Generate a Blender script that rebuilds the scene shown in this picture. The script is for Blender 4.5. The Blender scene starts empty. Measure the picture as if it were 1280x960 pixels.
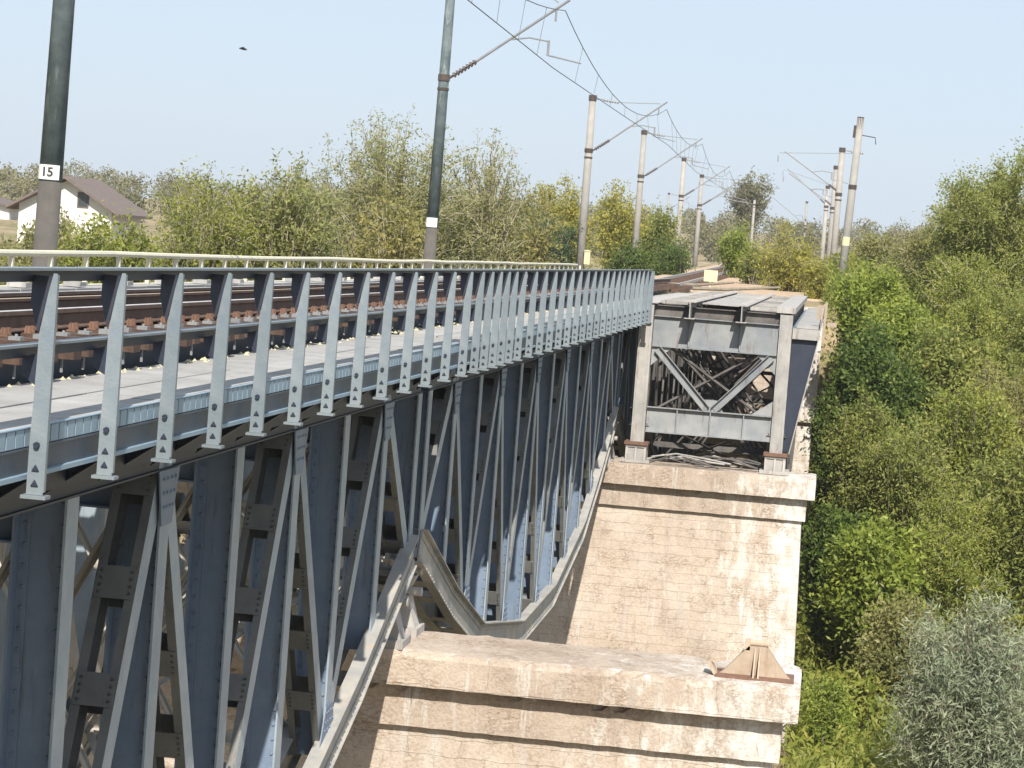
import bpy, math, random
import numpy as np
from mathutils import Vector, Matrix

S = bpy.context.scene
COL = S.collection
R = math.radians

# ------------------------------------------------------------------ camera, world, sun, exposure
# world axes: +Y runs along the railway away from the camera, +X to the right, z = 0 is the camera's own height
def make_camera():
    f, W, H = 3000.0, 1280, 960
    vp, th = (1040, 338), R(4.3)
    F = Vector(((vp[0] - 640) / f, -(vp[1] - 480) / f, -1.0)).normalized()
    s, c = math.sin(th), math.cos(th)
    U = Vector((s, c, (s * F.x + c * F.y) / (-F.z)))
    U = (U - F * U.dot(F)).normalized()
    X = F.cross(U)
    m = Matrix((X, F, U))                 # rows: world axes in camera space = columns of camera axes in world space
    d = bpy.data.cameras.new('camera')
    d.sensor_width = 36
    d.lens = 36 * f / W
    d.clip_start, d.clip_end = 0.5, 12000
    o = bpy.data.objects.new('camera', d)
    o.matrix_world = m.to_4x4()
    COL.objects.link(o)
    S.camera = o
make_camera()

SUN_EL, SUN_AZ = R(43), R(11)              # behind the camera, a little to the right
w = bpy.data.worlds.new('World'); S.world = w; w.use_nodes = True
nt = w.node_tree
sky = nt.nodes.new('ShaderNodeTexSky'); sky.sky_type = 'NISHITA'; sky.sun_disc = False
sky.sun_elevation = SUN_EL; sky.sun_rotation = math.pi - SUN_AZ
sky.altitude = 100; sky.air_density = 1.0; sky.dust_density = 1.2; sky.ozone_density = 1.5
nt.nodes['Background'].inputs[1].default_value = 0.12
hz = nt.nodes.new('ShaderNodeMix'); hz.data_type = 'RGBA'           # thin bright haze over the whole sky
hz.inputs[0].default_value = .85; hz.inputs[7].default_value = (3.30, 3.83, 4.55, 1)
nt.links.new(sky.outputs[0], hz.inputs[6])
nt.links.new(hz.outputs[2], nt.nodes['Background'].inputs[0])
sd = bpy.data.lights.new('sun', 'SUN'); sd.energy = 4.6; sd.angle = R(0.5); sd.color = (1.0, 0.94, 0.85)
so = bpy.data.objects.new('sun', sd); COL.objects.link(so)
sdir = Vector((math.sin(SUN_AZ) * math.cos(SUN_EL), -math.cos(SUN_AZ) * math.cos(SUN_EL), math.sin(SUN_EL)))
so.rotation_euler = sdir.to_track_quat('Z', 'Y').to_euler()
S.view_settings.view_transform = 'Standard'; S.view_settings.look = 'None'
S.view_settings.gamma = 1; S.view_settings.use_curve_mapping = False
S.view_settings.exposure = 0.70
S.cycles.max_bounces = 6; S.cycles.diffuse_bounces = 3; S.cycles.transparent_max_bounces = 6

# ------------------------------------------------------------------ materials
def new_mat(name):
    m = bpy.data.materials.new(name); m.use_nodes = True
    n = m.node_tree
    return m, n, n.nodes['Principled BSDF']

def node(n, t, **kw):
    x = n.nodes.new(t)
    for k, v in kw.items(): setattr(x, k, v)
    return x

def ramp(n, fac, stops):
    r = node(n, 'ShaderNodeValToRGB')
    e = r.color_ramp.elements
    while len(e) < len(stops): e.new(0.5)
    for i, (p, c) in enumerate(stops):
        e[i].position = p; e[i].color = (c[0], c[1], c[2], 1)
    n.links.new(fac, r.inputs[0])
    return r.outputs[0]

def noise(n, vec, scale, detail=4, rough=0.6, out=0):
    x = node(n, 'ShaderNodeTexNoise'); x.inputs['Scale'].default_value = scale
    x.inputs['Detail'].default_value = detail; x.inputs['Roughness'].default_value = rough
    if vec is not None: n.links.new(vec, x.inputs['Vector'])
    return x.outputs[out]

def mix(n, fac, a, b, mode='MIX'):
    x = node(n, 'ShaderNodeMix', data_type='RGBA', blend_type=mode)
    for s, v in ((x.inputs[0], fac), (x.inputs[6], a), (x.inputs[7], b)):
        if isinstance(v, (int, float)): s.default_value = v
        elif isinstance(v, tuple): s.default_value = (v[0], v[1], v[2], 1)
        else: n.links.new(v, s)
    return x.outputs[2]

def coords(n, scale=(1, 1, 1), kind='Object'):
    t = node(n, 'ShaderNodeTexCoord'); mp = node(n, 'ShaderNodeMapping')
    mp.inputs['Scale'].default_value = scale
    n.links.new(t.outputs[kind], mp.inputs[0])
    return mp.outputs[0]

def bump(n, b, h, strength, dist=0.02):
    x = node(n, 'ShaderNodeBump'); x.inputs['Strength'].default_value = strength; x.inputs['Distance'].default_value = dist
    n.links.new(h, x.inputs['Height']); n.links.new(x.outputs[0], b.inputs['Normal'])

def worn(name, base, alt, dirt, dirt_amt=0.35, rough=0.55, scale=3.0, streak=(6, 6, 0.7), metal=0.0, bmp=0.15):
    """painted or bare surface with patchy tone, running stains and fine grain"""
    m, n, b = new_mat(name)
    v = coords(n)
    tone = ramp(n, noise(n, v, scale, 6, .65), [(.35, base), (.68, alt)])
    vs = coords(n, streak)
    st = ramp(n, noise(n, vs, 1.6, 5, .7), [(.56, (0, 0, 0)), (.70, (1, 1, 1))])
    g = mix(n, dirt_amt, (0, 0, 0), st)
    c = mix(n, g, tone, dirt)
    fine = noise(n, v, 45, 3, .6)
    c = mix(n, .14, c, ramp(n, fine, [(.3, (.55, .55, .55)), (.7, (1, 1, 1))]), 'MULTIPLY')
    oi = node(n, 'ShaderNodeObjectInfo')                  # no two pieces quite the same tone
    c = mix(n, 1.0, c, ramp(n, oi.outputs['Random'], [(0, (.84, .85, .86)), (1, (1.06, 1.05, 1.04))]), 'MULTIPLY')
    n.links.new(c, b.inputs['Base Color'])
    b.inputs['Roughness'].default_value = rough; b.inputs['Metallic'].default_value = metal
    if bmp: bump(n, b, fine, bmp)
    return m

M = {}
M['paint'] = worn('blue_grey_paint', (.145, .20, .285), (.19, .245, .325), (.11, .08, .06), .5, .5)
M['paint_lit'] = worn('lit_blue_grey_paint', (.24, .30, .36), (.33, .38, .42), (.24, .19, .15), .35, .5)  # paler copy of the blue-grey paint, light put into its colour
M['paint_light'] = worn('light_blue_grey_paint', (.165, .205, .235), (.225, .26, .28), (.28, .24, .20), .5, .45)
M['paint_dark'] = worn('dark_blue_paint', (.060, .080, .11), (.085, .11, .145), (.10, .085, .07), .25, .5)
M['old_steel'] = worn('weathered_grey_steel', (.20, .22, .24), (.31, .315, .31), (.16, .095, .06), .8, .7, 1.3)
M['old_dark'] = worn('dark_old_steel', (.07, .065, .062), (.15, .14, .13), (.12, .07, .045), .6, .8, 2.0)  # darker steel for the members of the disused truss
M['old_pale'] = worn('bleached_old_steel', (.30, .29, .275), (.44, .42, .39), (.18, .105, .07), .8, .8, 1.5)
M['diag'] = worn('grey_brown_paint', (.115, .118, .115), (.17, .17, .16), (.10, .075, .05), .5, .6, 2.5)
M['chord'] = worn('cream_grey_chord', (.25, .255, .255), (.39, .37, .325), (.38, .29, .18), .75, .7, 1.8)  # grey base with cream and tan patches
M['inner'] = worn('sunlit_cream_bracing', (.40, .37, .32), (.52, .48, .42), (.20, .15, .11), .6, .8, 1.5)  # pale cream puts sunlight on the inner bracing into its colour
M['navy_shade'] = worn('navy_shade_paint', (.018, .025, .045), (.028, .036, .06), (.05, .04, .035), .3, .5)  # navy darkened to hold the shade under deck and rails
M['strip'] = worn('pale_blue_strip', (.22, .32, .41), (.28, .38, .46), (.20, .20, .20), .3, .5)
M['rail_side'] = worn('rusty_rail_side', (.075, .05, .04), (.13, .08, .06), (.04, .03, .025), .5, .8, 6, (9, .6, 9))
M['rust'] = worn('brown_rust', (.14, .075, .05), (.22, .125, .085), (.10, .05, .03), .5, .9, 8)
M['rust_pale'] = worn('pale_rust', (.36, .28, .20), (.46, .37, .28), (.20, .12, .08), .5, .85, 6)
M['timber'] = worn('weathered_timber', (.06, .036, .027), (.125, .075, .052), (.03, .02, .016), .5, .95, 5, (2, 14, 14))
M['rail'] = worn('rail_steel', (.42, .40, .39), (.55, .53, .52), (.16, .08, .05), .5, .45, 6, (9, .6, 9))
M['concrete'] = worn('pale_concrete', (.31, .30, .285), (.43, .42, .40), (.21, .19, .165), .5, .9, 1.5, (3, 1.2, 3))
M['pole_concrete'] = worn('pole_concrete', (.30, .285, .26), (.38, .36, .33), (.16, .145, .13), .5, .9, 2, (5, 5, .6))
M['pole_dark'] = worn('pole_dark', (.06, .085, .092), (.13, .165, .17), (.36, .40, .40), .6, .8, 2.5, (7, 7, 1.1))
M['pole_base'] = worn('pole_base', (.075, .07, .062), (.11, .10, .09), (.12, .10, .08), .4, .9, 3)
M['galv'] = worn('galvanised_tube', (.20, .21, .215), (.28, .285, .29), (.12, .11, .10), .3, .5, 5)
M['wire'] = worn('dull_copper_wire', (.10, .10, .105), (.15, .15, .155), (.08, .08, .08), .2, .6, 5, bmp=0)
M['insul'] = worn('brown_porcelain', (.06, .045, .04), (.09, .07, .06), (.04, .03, .03), .2, .3, 5, bmp=0)
M['white'] = worn('white_enamel', (.78, .78, .76), (.82, .82, .80), (.6, .58, .5), .25, .4, 6)
M['cream_pipe'] = worn('cream_painted_pipe', (.58, .55, .42), (.66, .63, .50), (.34, .28, .18), .4, .6, 2, (8, .6, 8))
M['black'] = worn('black_ink', (.03, .03, .03), (.04, .04, .04), (.03, .03, .03), .1, .6, 5, bmp=0)
M['render_wall'] = worn('white_render', (.68, .66, .62), (.76, .74, .70), (.55, .50, .42), .3, .95, 1)
M['roof'] = worn('brown_roof_tile', (.12, .095, .085), (.17, .135, .12), (.08, .07, .06), .4, .9, 3, (14, 1, 1))
M['glass'] = worn('dark_window_glass', (.04, .05, .055), (.06, .07, .075), (.05, .05, .05), .1, .15, 2, bmp=0)
M['sign_yellow'] = worn('faded_yellow_board', (.58, .52, .30), (.64, .58, .38), (.4, .3, .18), .3, .7, 8)

def stone_mat(name, tan, pale, stain, blockw, blockh, mortar, white=(.74, .72, .68)):
    m, n, b = new_mat(name)
    t = node(n, 'ShaderNodeTexCoord')
    sx = node(n, 'ShaderNodeSeparateXYZ'); n.links.new(t.outputs['Object'], sx.inputs[0])
    ad = node(n, 'ShaderNodeMath', operation='ADD'); n.links.new(sx.outputs[0], ad.inputs[0]); n.links.new(sx.outputs[1], ad.inputs[1])
    cx = node(n, 'ShaderNodeCombineXYZ'); n.links.new(ad.outputs[0], cx.inputs[0]); n.links.new(sx.outputs[2], cx.inputs[1])
    # a slight wobble of the joints
    wob = node(n, 'ShaderNodeVectorMath', operation='MULTIPLY_ADD')
    nz = node(n, 'ShaderNodeTexNoise'); nz.inputs['Scale'].default_value = 2.4; n.links.new(t.outputs['Object'], nz.inputs['Vector'])
    n.links.new(nz.outputs['Color'], wob.inputs[0]); wob.inputs[1].default_value = (.28, .13, 0); n.links.new(cx.outputs[0], wob.inputs[2])
    br = node(n, 'ShaderNodeTexBrick'); n.links.new(wob.outputs[0], br.inputs['Vector'])
    br.inputs['Scale'].default_value = 1; br.inputs['Brick Width'].default_value = blockw; br.inputs['Row Height'].default_value = blockh
    br.inputs['Mortar Size'].default_value = .009; br.inputs['Mortar Smooth'].default_value = .4; br.inputs['Bias'].default_value = 0
    br.inputs['Color1'].default_value = (.80, .80, .80, 1); br.inputs['Color2'].default_value = (1, 1, 1, 1)
    br.inputs['Mortar'].default_value = (mortar, mortar * .9, mortar * .8, 1)
    obj = t.outputs['Object']
    tone = ramp(n, noise(n, obj, .55, 7, .62), [(.30, tan), (.50, tuple(.5 * (a + c) for a, c in zip(tan, pale))), (.70, pale)])
    gap = ramp(n, noise(n, obj, 2.3, 5, .7), [(.46, (0, 0, 0)), (.66, (1, 1, 1))])       # joints show only here and there
    joints = mix(n, gap, (1, 1, 1), br.outputs['Color'])
    c = mix(n, .75, tone, joints, 'MULTIPLY')
    # rusty and sooty stains
    vs = coords(n, (1.4, 1.4, .35))
    c = mix(n, ramp(n, noise(n, vs, .9, 6, .72), [(.54, (0, 0, 0)), (.74, (.75, .75, .75))]), c, stain)
    # limewash runs and bird droppings, thicker towards the free end of the pier
    end = node(n, 'ShaderNodeMapRange'); n.links.new(sx.outputs[0], end.inputs[0])
    end.inputs[1].default_value = 1.5; end.inputs[2].default_value = 4.9; end.inputs[3].default_value = -.10; end.inputs[4].default_value = .135
    wn = node(n, 'ShaderNodeMath', operation='ADD'); n.links.new(noise(n, coords(n, (2.2, 2.2, .8)), 1.1, 8, .75), wn.inputs[0]); n.links.new(end.outputs[0], wn.inputs[1])
    c = mix(n, ramp(n, wn.outputs[0], [(.52, (0, 0, 0)), (.68, (.9, .9, .9))]), c, white)
    wv = coords(n, (1.0, 1.0, 2.2))
    worm = ramp(n, noise(n, wv, 6.5, 3, .55), [(.42, (1, 1, 1)), (.50, (.46, .37, .29)), (.56, (1, 1, 1))])     # wriggling cracks and lichen lines
    c = mix(n, ramp(n, noise(n, obj, 1.3, 4, .6), [(.45, (0, 0, 0)), (.62, (.8, .8, .8))]), c, mix(n, 1.0, c, worm, 'MULTIPLY'))
    run = ramp(n, noise(n, coords(n, (5, 5, .45)), 1.0, 5, .65), [(.58, (0, 0, 0)), (.64, (.8, .8, .8))])            # drips
    c = mix(n, run, c, mix(n, noise(n, obj, .7, 2, .5), (.24, .16, .11), white))
    grey = ramp(n, noise(n, obj, .33, 5, .6), [(.50, (0, 0, 0)), (.68, (.5, .5, .5))])
    c = mix(n, grey, c, (.34, .29, .24))
    fine = noise(n, obj, 22, 6, .7)
    c = mix(n, .45, c, ramp(n, fine, [(.3, (.45, .42, .38)), (.55, (1, 1, 1))]), 'MULTIPLY')
    n.links.new(c, b.inputs['Base Color']); b.inputs['Roughness'].default_value = .95
    hh = node(n, 'ShaderNodeMath', operation='ADD'); n.links.new(fine, hh.inputs[0]); n.links.new(br.outputs['Fac'], hh.inputs[1])
    bump(n, b, hh.outputs[0], .6, .03)
    return m
M['masonry'] = stone_mat('pale_masonry', (.46, .37, .29), (.57, .495, .415), (.32, .235, .18), .78, .26, .45)
M['cap_stone'] = stone_mat('cap_stone', (.38, .30, .235), (.53, .45, .37), (.22, .15, .115), 1.7, .9, .35)

def leaf_mat(name, cols, trans=.5, clump=.6):
    m, n, b = new_mat(name)
    g = node(n, 'ShaderNodeNewGeometry')
    k = len(cols) - 1
    c = ramp(n, g.outputs['Random Per Island'], [(i / k, q) for i, q in enumerate(cols)])
    big = ramp(n, noise(n, coords(n), clump, 3, .6), [(.35, (.80, .84, .78)), (.65, (1.2, 1.15, 1.0))])
    c = mix(n, .8, c, big, 'MULTIPLY')
    n.links.new(c, b.inputs['Base Color']); b.inputs['Roughness'].default_value = .55
    b.inputs['Specular IOR Level'].default_value = .3
    tr = node(n, 'ShaderNodeBsdfTranslucent'); n.links.new(c, tr.inputs[0])
    mx = node(n, 'ShaderNodeMixShader'); mx.inputs[0].default_value = trans
    n.links.new(b.outputs[0], mx.inputs[1]); n.links.new(tr.outputs[0], mx.inputs[2])
    n.links.new(mx.outputs[0], n.nodes['Material Output'].inputs[0])
    return m
L = {
 'olive': leaf_mat('olive_leaves', [(.16, .17, .055), (.245, .25, .085), (.32, .315, .125), (.40, .37, .18)]),
 'feather': leaf_mat('feathery_leaves', [(.15, .19, .03), (.27, .30, .06), (.38, .38, .10)]),
 'yellow': leaf_mat('yellow_green_leaves', [(.23, .235, .04), (.37, .355, .065), (.47, .42, .12)]),
 'bright': leaf_mat('bright_green_leaves', [(.13, .175, .025), (.245, .305, .05), (.38, .42, .09)]),
 'deep': leaf_mat('deep_green_leaves', [(.05, .09, .02), (.11, .165, .033), (.19, .245, .06)]),
 'mid': leaf_mat('mid_green_leaves', [(.135, .165, .035), (.25, .28, .065), (.37, .37, .12)]),
 'willow': leaf_mat('grey_willow_leaves', [(.20, .24, .14), (.31, .35, .24), (.44, .48, .37)]),
 'brown': leaf_mat('dry_brown_leaves', [(.19, .185, .055), (.28, .265, .085), (.37, .32, .13)]),
 'pine': leaf_mat('dark_needles', [(.018, .045, .018), (.03, .07, .025), (.055, .10, .04)], .15),
 'dry': leaf_mat('dry_grass', [(.14, .13, .05), (.25, .21, .10), (.36, .29, .16)]),
 'far': leaf_mat('far_leaves', [(.13, .13, .075), (.19, .18, .10), (.25, .225, .14)], .3, .08),
 'pale': leaf_mat('pale_olive_leaves', [(.165, .19, .06), (.25, .275, .09), (.33, .34, .13), (.40, .39, .19)]),
}
M['bark'] = worn('grey_bark', (.20, .17, .13), (.30, .26, .20), (.12, .10, .08), .4, .95, 6)
M['twig'] = worn('pale_twig', (.34, .29, .21), (.44, .38, .28), (.2, .17, .12), .3, .9, 6, bmp=0)

# ------------------------------------------------------------------ mesh helpers
class MB:
    def __init__(s): s.v = []; s.f = []; s.marks = []
    def use(s, i): s.marks.append((len(s.f), i))     # faces from here on take material slot i
    def quadbox(s, c):            # eight corners: 0-3 one end ring, 4-7 the other
        b = len(s.v); s.v += [tuple(p) for p in c]
        for q in ((3, 2, 1, 0), (4, 5, 6, 7), (0, 1, 5, 4), (1, 2, 6, 5), (2, 3, 7, 6), (3, 0, 4, 7)):
            s.f.append(tuple(b + i for i in q))
    def box(s, x0, x1, y0, y1, z0, z1):
        s.quadbox([(x0, y0, z0), (x1, y0, z0), (x1, y1, z0), (x0, y1, z0), (x0, y0, z1), (x1, y0, z1), (x1, y1, z1), (x0, y1, z1)])
    def bar(s, A, B, w, h, ref=(1, 0, 0), off=(0, 0)):
        """box from A to B; w across (along ref), h along the third axis; off shifts the section"""
        A = Vector(A); B = Vector(B); t = (B - A).normalized(); r = Vector(ref); r = (r - t * r.dot(t)).normalized(); u = t.cross(r)
        o = r * off[0] + u * off[1]
        ring = [(-.5, -.5), (.5, -.5), (.5, .5), (-.5, .5)]
        s.quadbox([A + o + r * (a * w) + u * (b * h) for a, b in ring] + [B + o + r * (a * w) + u * (b * h) for a, b in ring])
    def tube(s, pts, rad, n=8, cap=True):
        pts = [Vector(p) for p in pts]; k = len(pts)
        if not hasattr(rad, '__len__'): rad = [rad] * k
        b = len(s.v); prev = None
        for i in range(k):
            t = (pts[min(i + 1, k - 1)] - pts[max(i - 1, 0)]).normalized()
            a = Vector((0, 0, 1)) if abs(t.z) < .9 else Vector((1, 0, 0))
            if prev is not None: a = prev
            r = (a - t * a.dot(t)).normalized(); u = t.cross(r); prev = r
            for j in range(n):
                q = 2 * math.pi * j / n
                s.v.append(tuple(pts[i] + (r * math.cos(q) + u * math.sin(q)) * rad[i]))
        for i in range(k - 1):
            for j in range(n):
                j2 = (j + 1) % n
                s.f.append((b + i * n + j, b + i * n + j2, b + (i + 1) * n + j2, b + (i + 1) * n + j))
        if cap:
            s.f.append(tuple(b + j for j in range(n))[::-1]); s.f.append(tuple(b + (k - 1) * n + j for j in range(n)))
    def prism(s, poly, axis, a0, a1):
        """extrude a 2-D outline; axis 'y': outline in xz, 'x': outline in yz, 'z': outline in xy"""
        def P(p, a): return {'y': (p[0], a, p[1]), 'x': (a, p[0], p[1]), 'z': (p[0], p[1], a)}[axis]
        b = len(s.v); k = len(poly)
        s.v += [P(p, a0) for p in poly] + [P(p, a1) for p in poly]
        s.f.append(tuple(b + i for i in range(k))); s.f.append(tuple(b + k + i for i in range(k))[::-1])
        for i in range(k):
            j = (i + 1) % k; s.f.append((b + i, b + k + i, b + k + j, b + j))
    def rivet(s, c, nrm, r=.019, h=.014):
        c = Vector(c); nrm = Vector(nrm).normalized()
        a = Vector((0, 0, 1)) if abs(nrm.z) < .9 else Vector((1, 0, 0))
        u = (a - nrm * a.dot(nrm)).normalized(); w_ = nrm.cross(u); b = len(s.v); k = 6
        for rr, hh in ((r, 0), (r * .6, h)):
            for j in range(k):
                q = 2 * math.pi * j / k; s.v.append(tuple(c + nrm * hh + (u * math.cos(q) + w_ * math.sin(q)) * rr))
        for j in range(k): s.f.append((b + j, b + (j + 1) % k, b + k + (j + 1) % k, b + k + j))
        s.f.append(tuple(b + k + j for j in range(k)))
    def build(s, name, mat, parent=None, smooth=False, kind=None):
        me = bpy.data.meshes.new(name); me.from_pydata(s.v, [], s.f); me.update()
        mats = mat if isinstance(mat, (list, tuple)) else [mat]
        for m in mats: me.materials.append(m)
        if s.marks:
            for k, (a, i) in enumerate(s.marks):
                e = s.marks[k + 1][0] if k + 1 < len(s.marks) else len(s.f)
                for q in range(a, e): me.polygons[q].material_index = i
        import bmesh
        bm = bmesh.new(); bm.from_mesh(me); bmesh.ops.recalc_face_normals(bm, faces=bm.faces); bm.to_mesh(me); bm.free()
        if smooth: me.polygons.foreach_set('use_smooth', [True] * len(me.polygons))
        o = bpy.data.objects.new(name, me); COL.objects.link(o)
        if parent: o.parent = parent
        if kind: o['kind'] = kind
        return o

def np_mesh(name, V, F, mat, parent=None, loc=None, smooth=False):
    me = bpy.data.meshes.new(name)
    F = np.asarray(F, np.int32); nf, k = F.shape
    me.vertices.add(len(V)); me.vertices.foreach_set('co', np.asarray(V, np.float32).ravel())
    me.loops.add(nf * k); me.loops.foreach_set('vertex_index', F.ravel())
    me.polygons.add(nf); me.polygons.foreach_set('loop_start', np.arange(0, nf * k, k, dtype=np.int32))
    me.polygons.foreach_set('loop_total', np.full(nf, k, np.int32))
    if smooth: me.polygons.foreach_set('use_smooth', np.ones(nf, bool))
    me.materials.append(mat); me.update(calc_edges=True)
    o = bpy.data.objects.new(name, me); COL.objects.link(o)
    if parent: o.parent = parent
    if loc is not None: o.location = loc
    return o

def thing(name, label, cat, loc=(0, 0, 0), rz=0, group=None):
    o = bpy.data.objects.new(name, None); COL.objects.link(o)
    o.location = loc; o.rotation_euler = (0, 0, rz); o['label'] = label; o['category'] = cat
    if group: o['group'] = group
    return o

def tag(o, label, cat, group=None):
    o['label'] = label; o['category'] = cat
    if group: o['group'] = group
    return o

def copy_thing(o, loc, label=None, rz=None):
    c = o.copy(); COL.objects.link(c); c.location = loc
    if rz is not None: c.rotation_euler = (0, 0, rz)
    if label: c['label'] = label
    for ch in list(o.children):
        d = ch.copy(); COL.objects.link(d); d.parent = c
        for g in list(ch.children):
            e = g.copy(); COL.objects.link(e); e.parent = d
    return c

# ------------------------------------------------------------------ terrain
def smooth01(t): t = np.clip(t, 0, 1); return t * t * (3 - 2 * t)
def hash_noise(x, y):
    return (np.sin(x * .37 + 1.3 * np.sin(y * .21)) + np.sin(y * .43 + 1.7 * np.sin(x * .17)) + .6 * np.sin(x * 1.1 + y * .9) + .4 * np.sin(x * 2.3 - y * 1.7)) / 3.0
def ground_z(x, y):
    x = np.asarray(x, float); y = np.asarray(y, float)
    valley = -13.6 + 11.4 * smooth01((y - 64) / 46)                              # bank climbing beyond the valley
    valley = valley + .45 * hash_noise(x, y) * (1 - np.exp(-np.abs(y - 40) / 30))
    cor = 1 - smooth01((np.abs(x + 5.4) - 5.9) / 2.2)                            # cut kept open under the bridges
    low = -13.6 + 11.4 * smooth01((y - 84) / 46)
    valley = valley * (1 - cor) + np.minimum(valley, low) * cor
    far = 4.5 * smooth01((y - 170) / 260) + 7 * smooth01((y - 260) / 500) * np.exp(-((x + 25) / 160) ** 2)
    z = valley + far
    left = smooth01((-16 - x) / 14) * smooth01((y - 30) / 40)                    # left bank is a little higher
    z = z * (1 - left) + np.maximum(z, -3.6 + .3 * hash_noise(x, y) + far) * left
    bed = -1.55 + .011 * np.maximum(y - 104, 0)                                  # railway embankment
    bed = np.where(y > 320, -1.55 + .011 * 216, bed)
    side = 1 - smooth01((np.abs(x + 5.2) - 6.0) / 3.0)
    t = smooth01((y - 103.0) / 1.5) * side * (1 - smooth01((y - 300) / 60))
    return z * (1 - t) + bed * t
def axis(lims):
    out = []
    for a, b, s in lims: out += list(np.arange(a, b, s))
    return np.array(out + [lims[-1][1]])
gx = axis([(-3000, -400, 260), (-400, -100, 25), (-100, -30, 5), (-30, 30, 1.0), (30, 100, 5), (100, 400, 25), (400, 3000, 260)])
gy = axis([(-1500, -100, 200), (-100, 20, 10), (20, 60, 2), (60, 130, 1.0), (130, 320, 4), (320, 800, 20), (800, 6000, 260)])
GX, GY = np.meshgrid(gx, gy)
GZ = ground_z(GX, GY)
nx, ny = len(gx), len(gy)
idx = np.arange(nx * ny).reshape(ny, nx)
GF = np.stack([idx[:-1, :-1], idx[:-1, 1:], idx[1:, 1:], idx[1:, :-1]], -1).reshape(-1, 4)
def ground_mat():
    m, n, b = new_mat('dry_ground')
    v = coords(n)
    c = ramp(n, noise(n, v, .25, 8, .7), [(.32, (.16, .15, .06)), (.48, (.27, .22, .12)), (.62, (.40, .31, .20)), (.75, (.30, .27, .13))])
    c = mix(n, .5, c, ramp(n, noise(n, v, 5, 5, .7), [(.3, (.5, .5, .45)), (.7, (1.1, 1.1, 1.1))]), 'MULTIPLY')
    n.links.new(c, b.inputs['Base Color']); b.inputs['Roughness'].default_value = 1
    bump(n, b, noise(n, v, 9, 6, .7), .8, .15)
    return m
g = np_mesh('ground', np.stack([GX, GY, GZ], -1).reshape(-1, 3), GF, ground_mat(), smooth=True); g['kind'] = 'structure'

def ballast_mat():
    m, n, b = new_mat('sandy_ballast')
    v = coords(n)
    c = ramp(n, noise(n, v, 1.2, 8, .75), [(.3, (.28, .19, .12)), (.5, (.46, .33, .22)), (.7, (.56, .44, .32))])
    n.links.new(c, b.inputs['Base Color']); b.inputs['Roughness'].default_value = 1
    bump(n, b, noise(n, v, 20, 5, .7), .8, .06)
    return m
bb = MB()
for y0 in range(104, 300, 7):
    z0, z1 = float(ground_z(-5.2, y0)) + .10, float(ground_z(-5.2, y0 + 7)) + .10
    bb.quadbox([(-10.4, y0, z0 - .4), (.6, y0, z0 - .4), (.2, y0, z0), (-10, y0, z0), (-10.4, y0 + 7, z1 - .4), (.6, y0 + 7, z1 - .4), (.2, y0 + 7, z1), (-10, y0 + 7, z1)])
bb.build('ballast_bed', ballast_mat(), kind='structure')

# ------------------------------------------------------------------ piers
def pier(label, yc, zbase, half=1.05, ztop=-5.90, wear=.026):
    t = thing('stone_pier', label, 'bridge pier', (-5.4, yc, zbase), group=None)
    T = .0 - zbase
    x0, x1 = -11.2 + 5.4, .05 + 5.4
    def blk(name, dx, z0, z1, h, mat, batter=0, bev=.05):
        m = MB()
        zz0, zz1 = z0 - zbase, z1 - zbase
        c = [(x0 + dx - batter, -h - batter, zz0), (x1 - dx + batter, -h - batter, zz0), (x1 - dx + batter, h + batter, zz0), (x0 + dx - batter, h + batter, zz0),
             (x0 + dx, -h, zz1), (x1 - dx, -h, zz1), (x1 - dx, h, zz1), (x0 + dx, h, zz1)]
        m.quadbox(c); o = m.build(name, mat, t)
        b = o.modifiers.new('edge', 'BEVEL'); b.width = bev; b.segments = 1
        if name != 'shaft':                                # weathered, chipped edges
            me = o.data; import bmesh
            bm = bmesh.new(); bm.from_mesh(me)
            for ax, k in ((0, 70), (1, 12), (2, 5)):
                lo = min(v.co[ax] for v in bm.verts); hi = max(v.co[ax] for v in bm.verts)
                for i in range(1, k):
                    no = [0, 0, 0]; no[ax] = 1; co = [0, 0, 0]; co[ax] = lo + (hi - lo) * i / k
                    bmesh.ops.bisect_plane(bm, geom=bm.verts[:] + bm.edges[:] + bm.faces[:], plane_co=co, plane_no=no)
            lo = [min(v.co[a] for v in bm.verts) for a in range(3)]; hi = [max(v.co[a] for v in bm.verts) for a in range(3)]
            rr = random.Random(int(yc))
            for v in bm.verts:
                near = [a for a in range(3) if min(v.co[a] - lo[a], hi[a] - v.co[a]) < 1e-4]
                amt = (.008 if len(near) == 1 else wear if v.co[2] > hi[2] - 1e-4 else .009) * rr.uniform(.1, 1) * (2.2 if rr.random() < .12 else 1)
                if name == 'course' and 2 in near and len(near) < 2: continue
                for a in near:
                    v.co[a] += amt if v.co[a] - lo[a] < 1e-4 else -amt
            bm.to_mesh(me); bm.free(); o.modifiers.remove(b)
        return o
    blk('cap', 0, -6.50, ztop, half, M['cap_stone'], 0, .06)
    blk('course', .22, -7.14, -6.503, half - .24, M['cap_stone'], 0, .03)
    blk('shaft', .33, zbase - 1.0, -7.143, half - .36, M['masonry'], .035 * (-7.14 - zbase), .02)
    return t
pier('pale stone pier nearest camera with rusty bearing shoe on its cap', 35.3, -14.5, ztop=-5.98, wear=.05)
pier('tall masonry pier under the end of the disused grey truss', 68.9, -13.8)
# abutment
t = thing('stone_abutment', 'far stone abutment behind the disused grey truss at the green bank', 'abutment', (-5.4, 103.3, -12))
for nm, a in (('cap', (-5.8, 5.3, -1.0, .6, 5.5, 6.1)), ('shaft', (-5.6, 5.1, -.8, .8, -2, 5.497)), ('back_wall', (-5.7, 5.2, .1, .95, 6.103, 10.35))):
    m = MB(); m.box(*a); m.build(nm, M['cap_stone'] if nm == 'cap' else M['masonry'], t)

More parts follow.
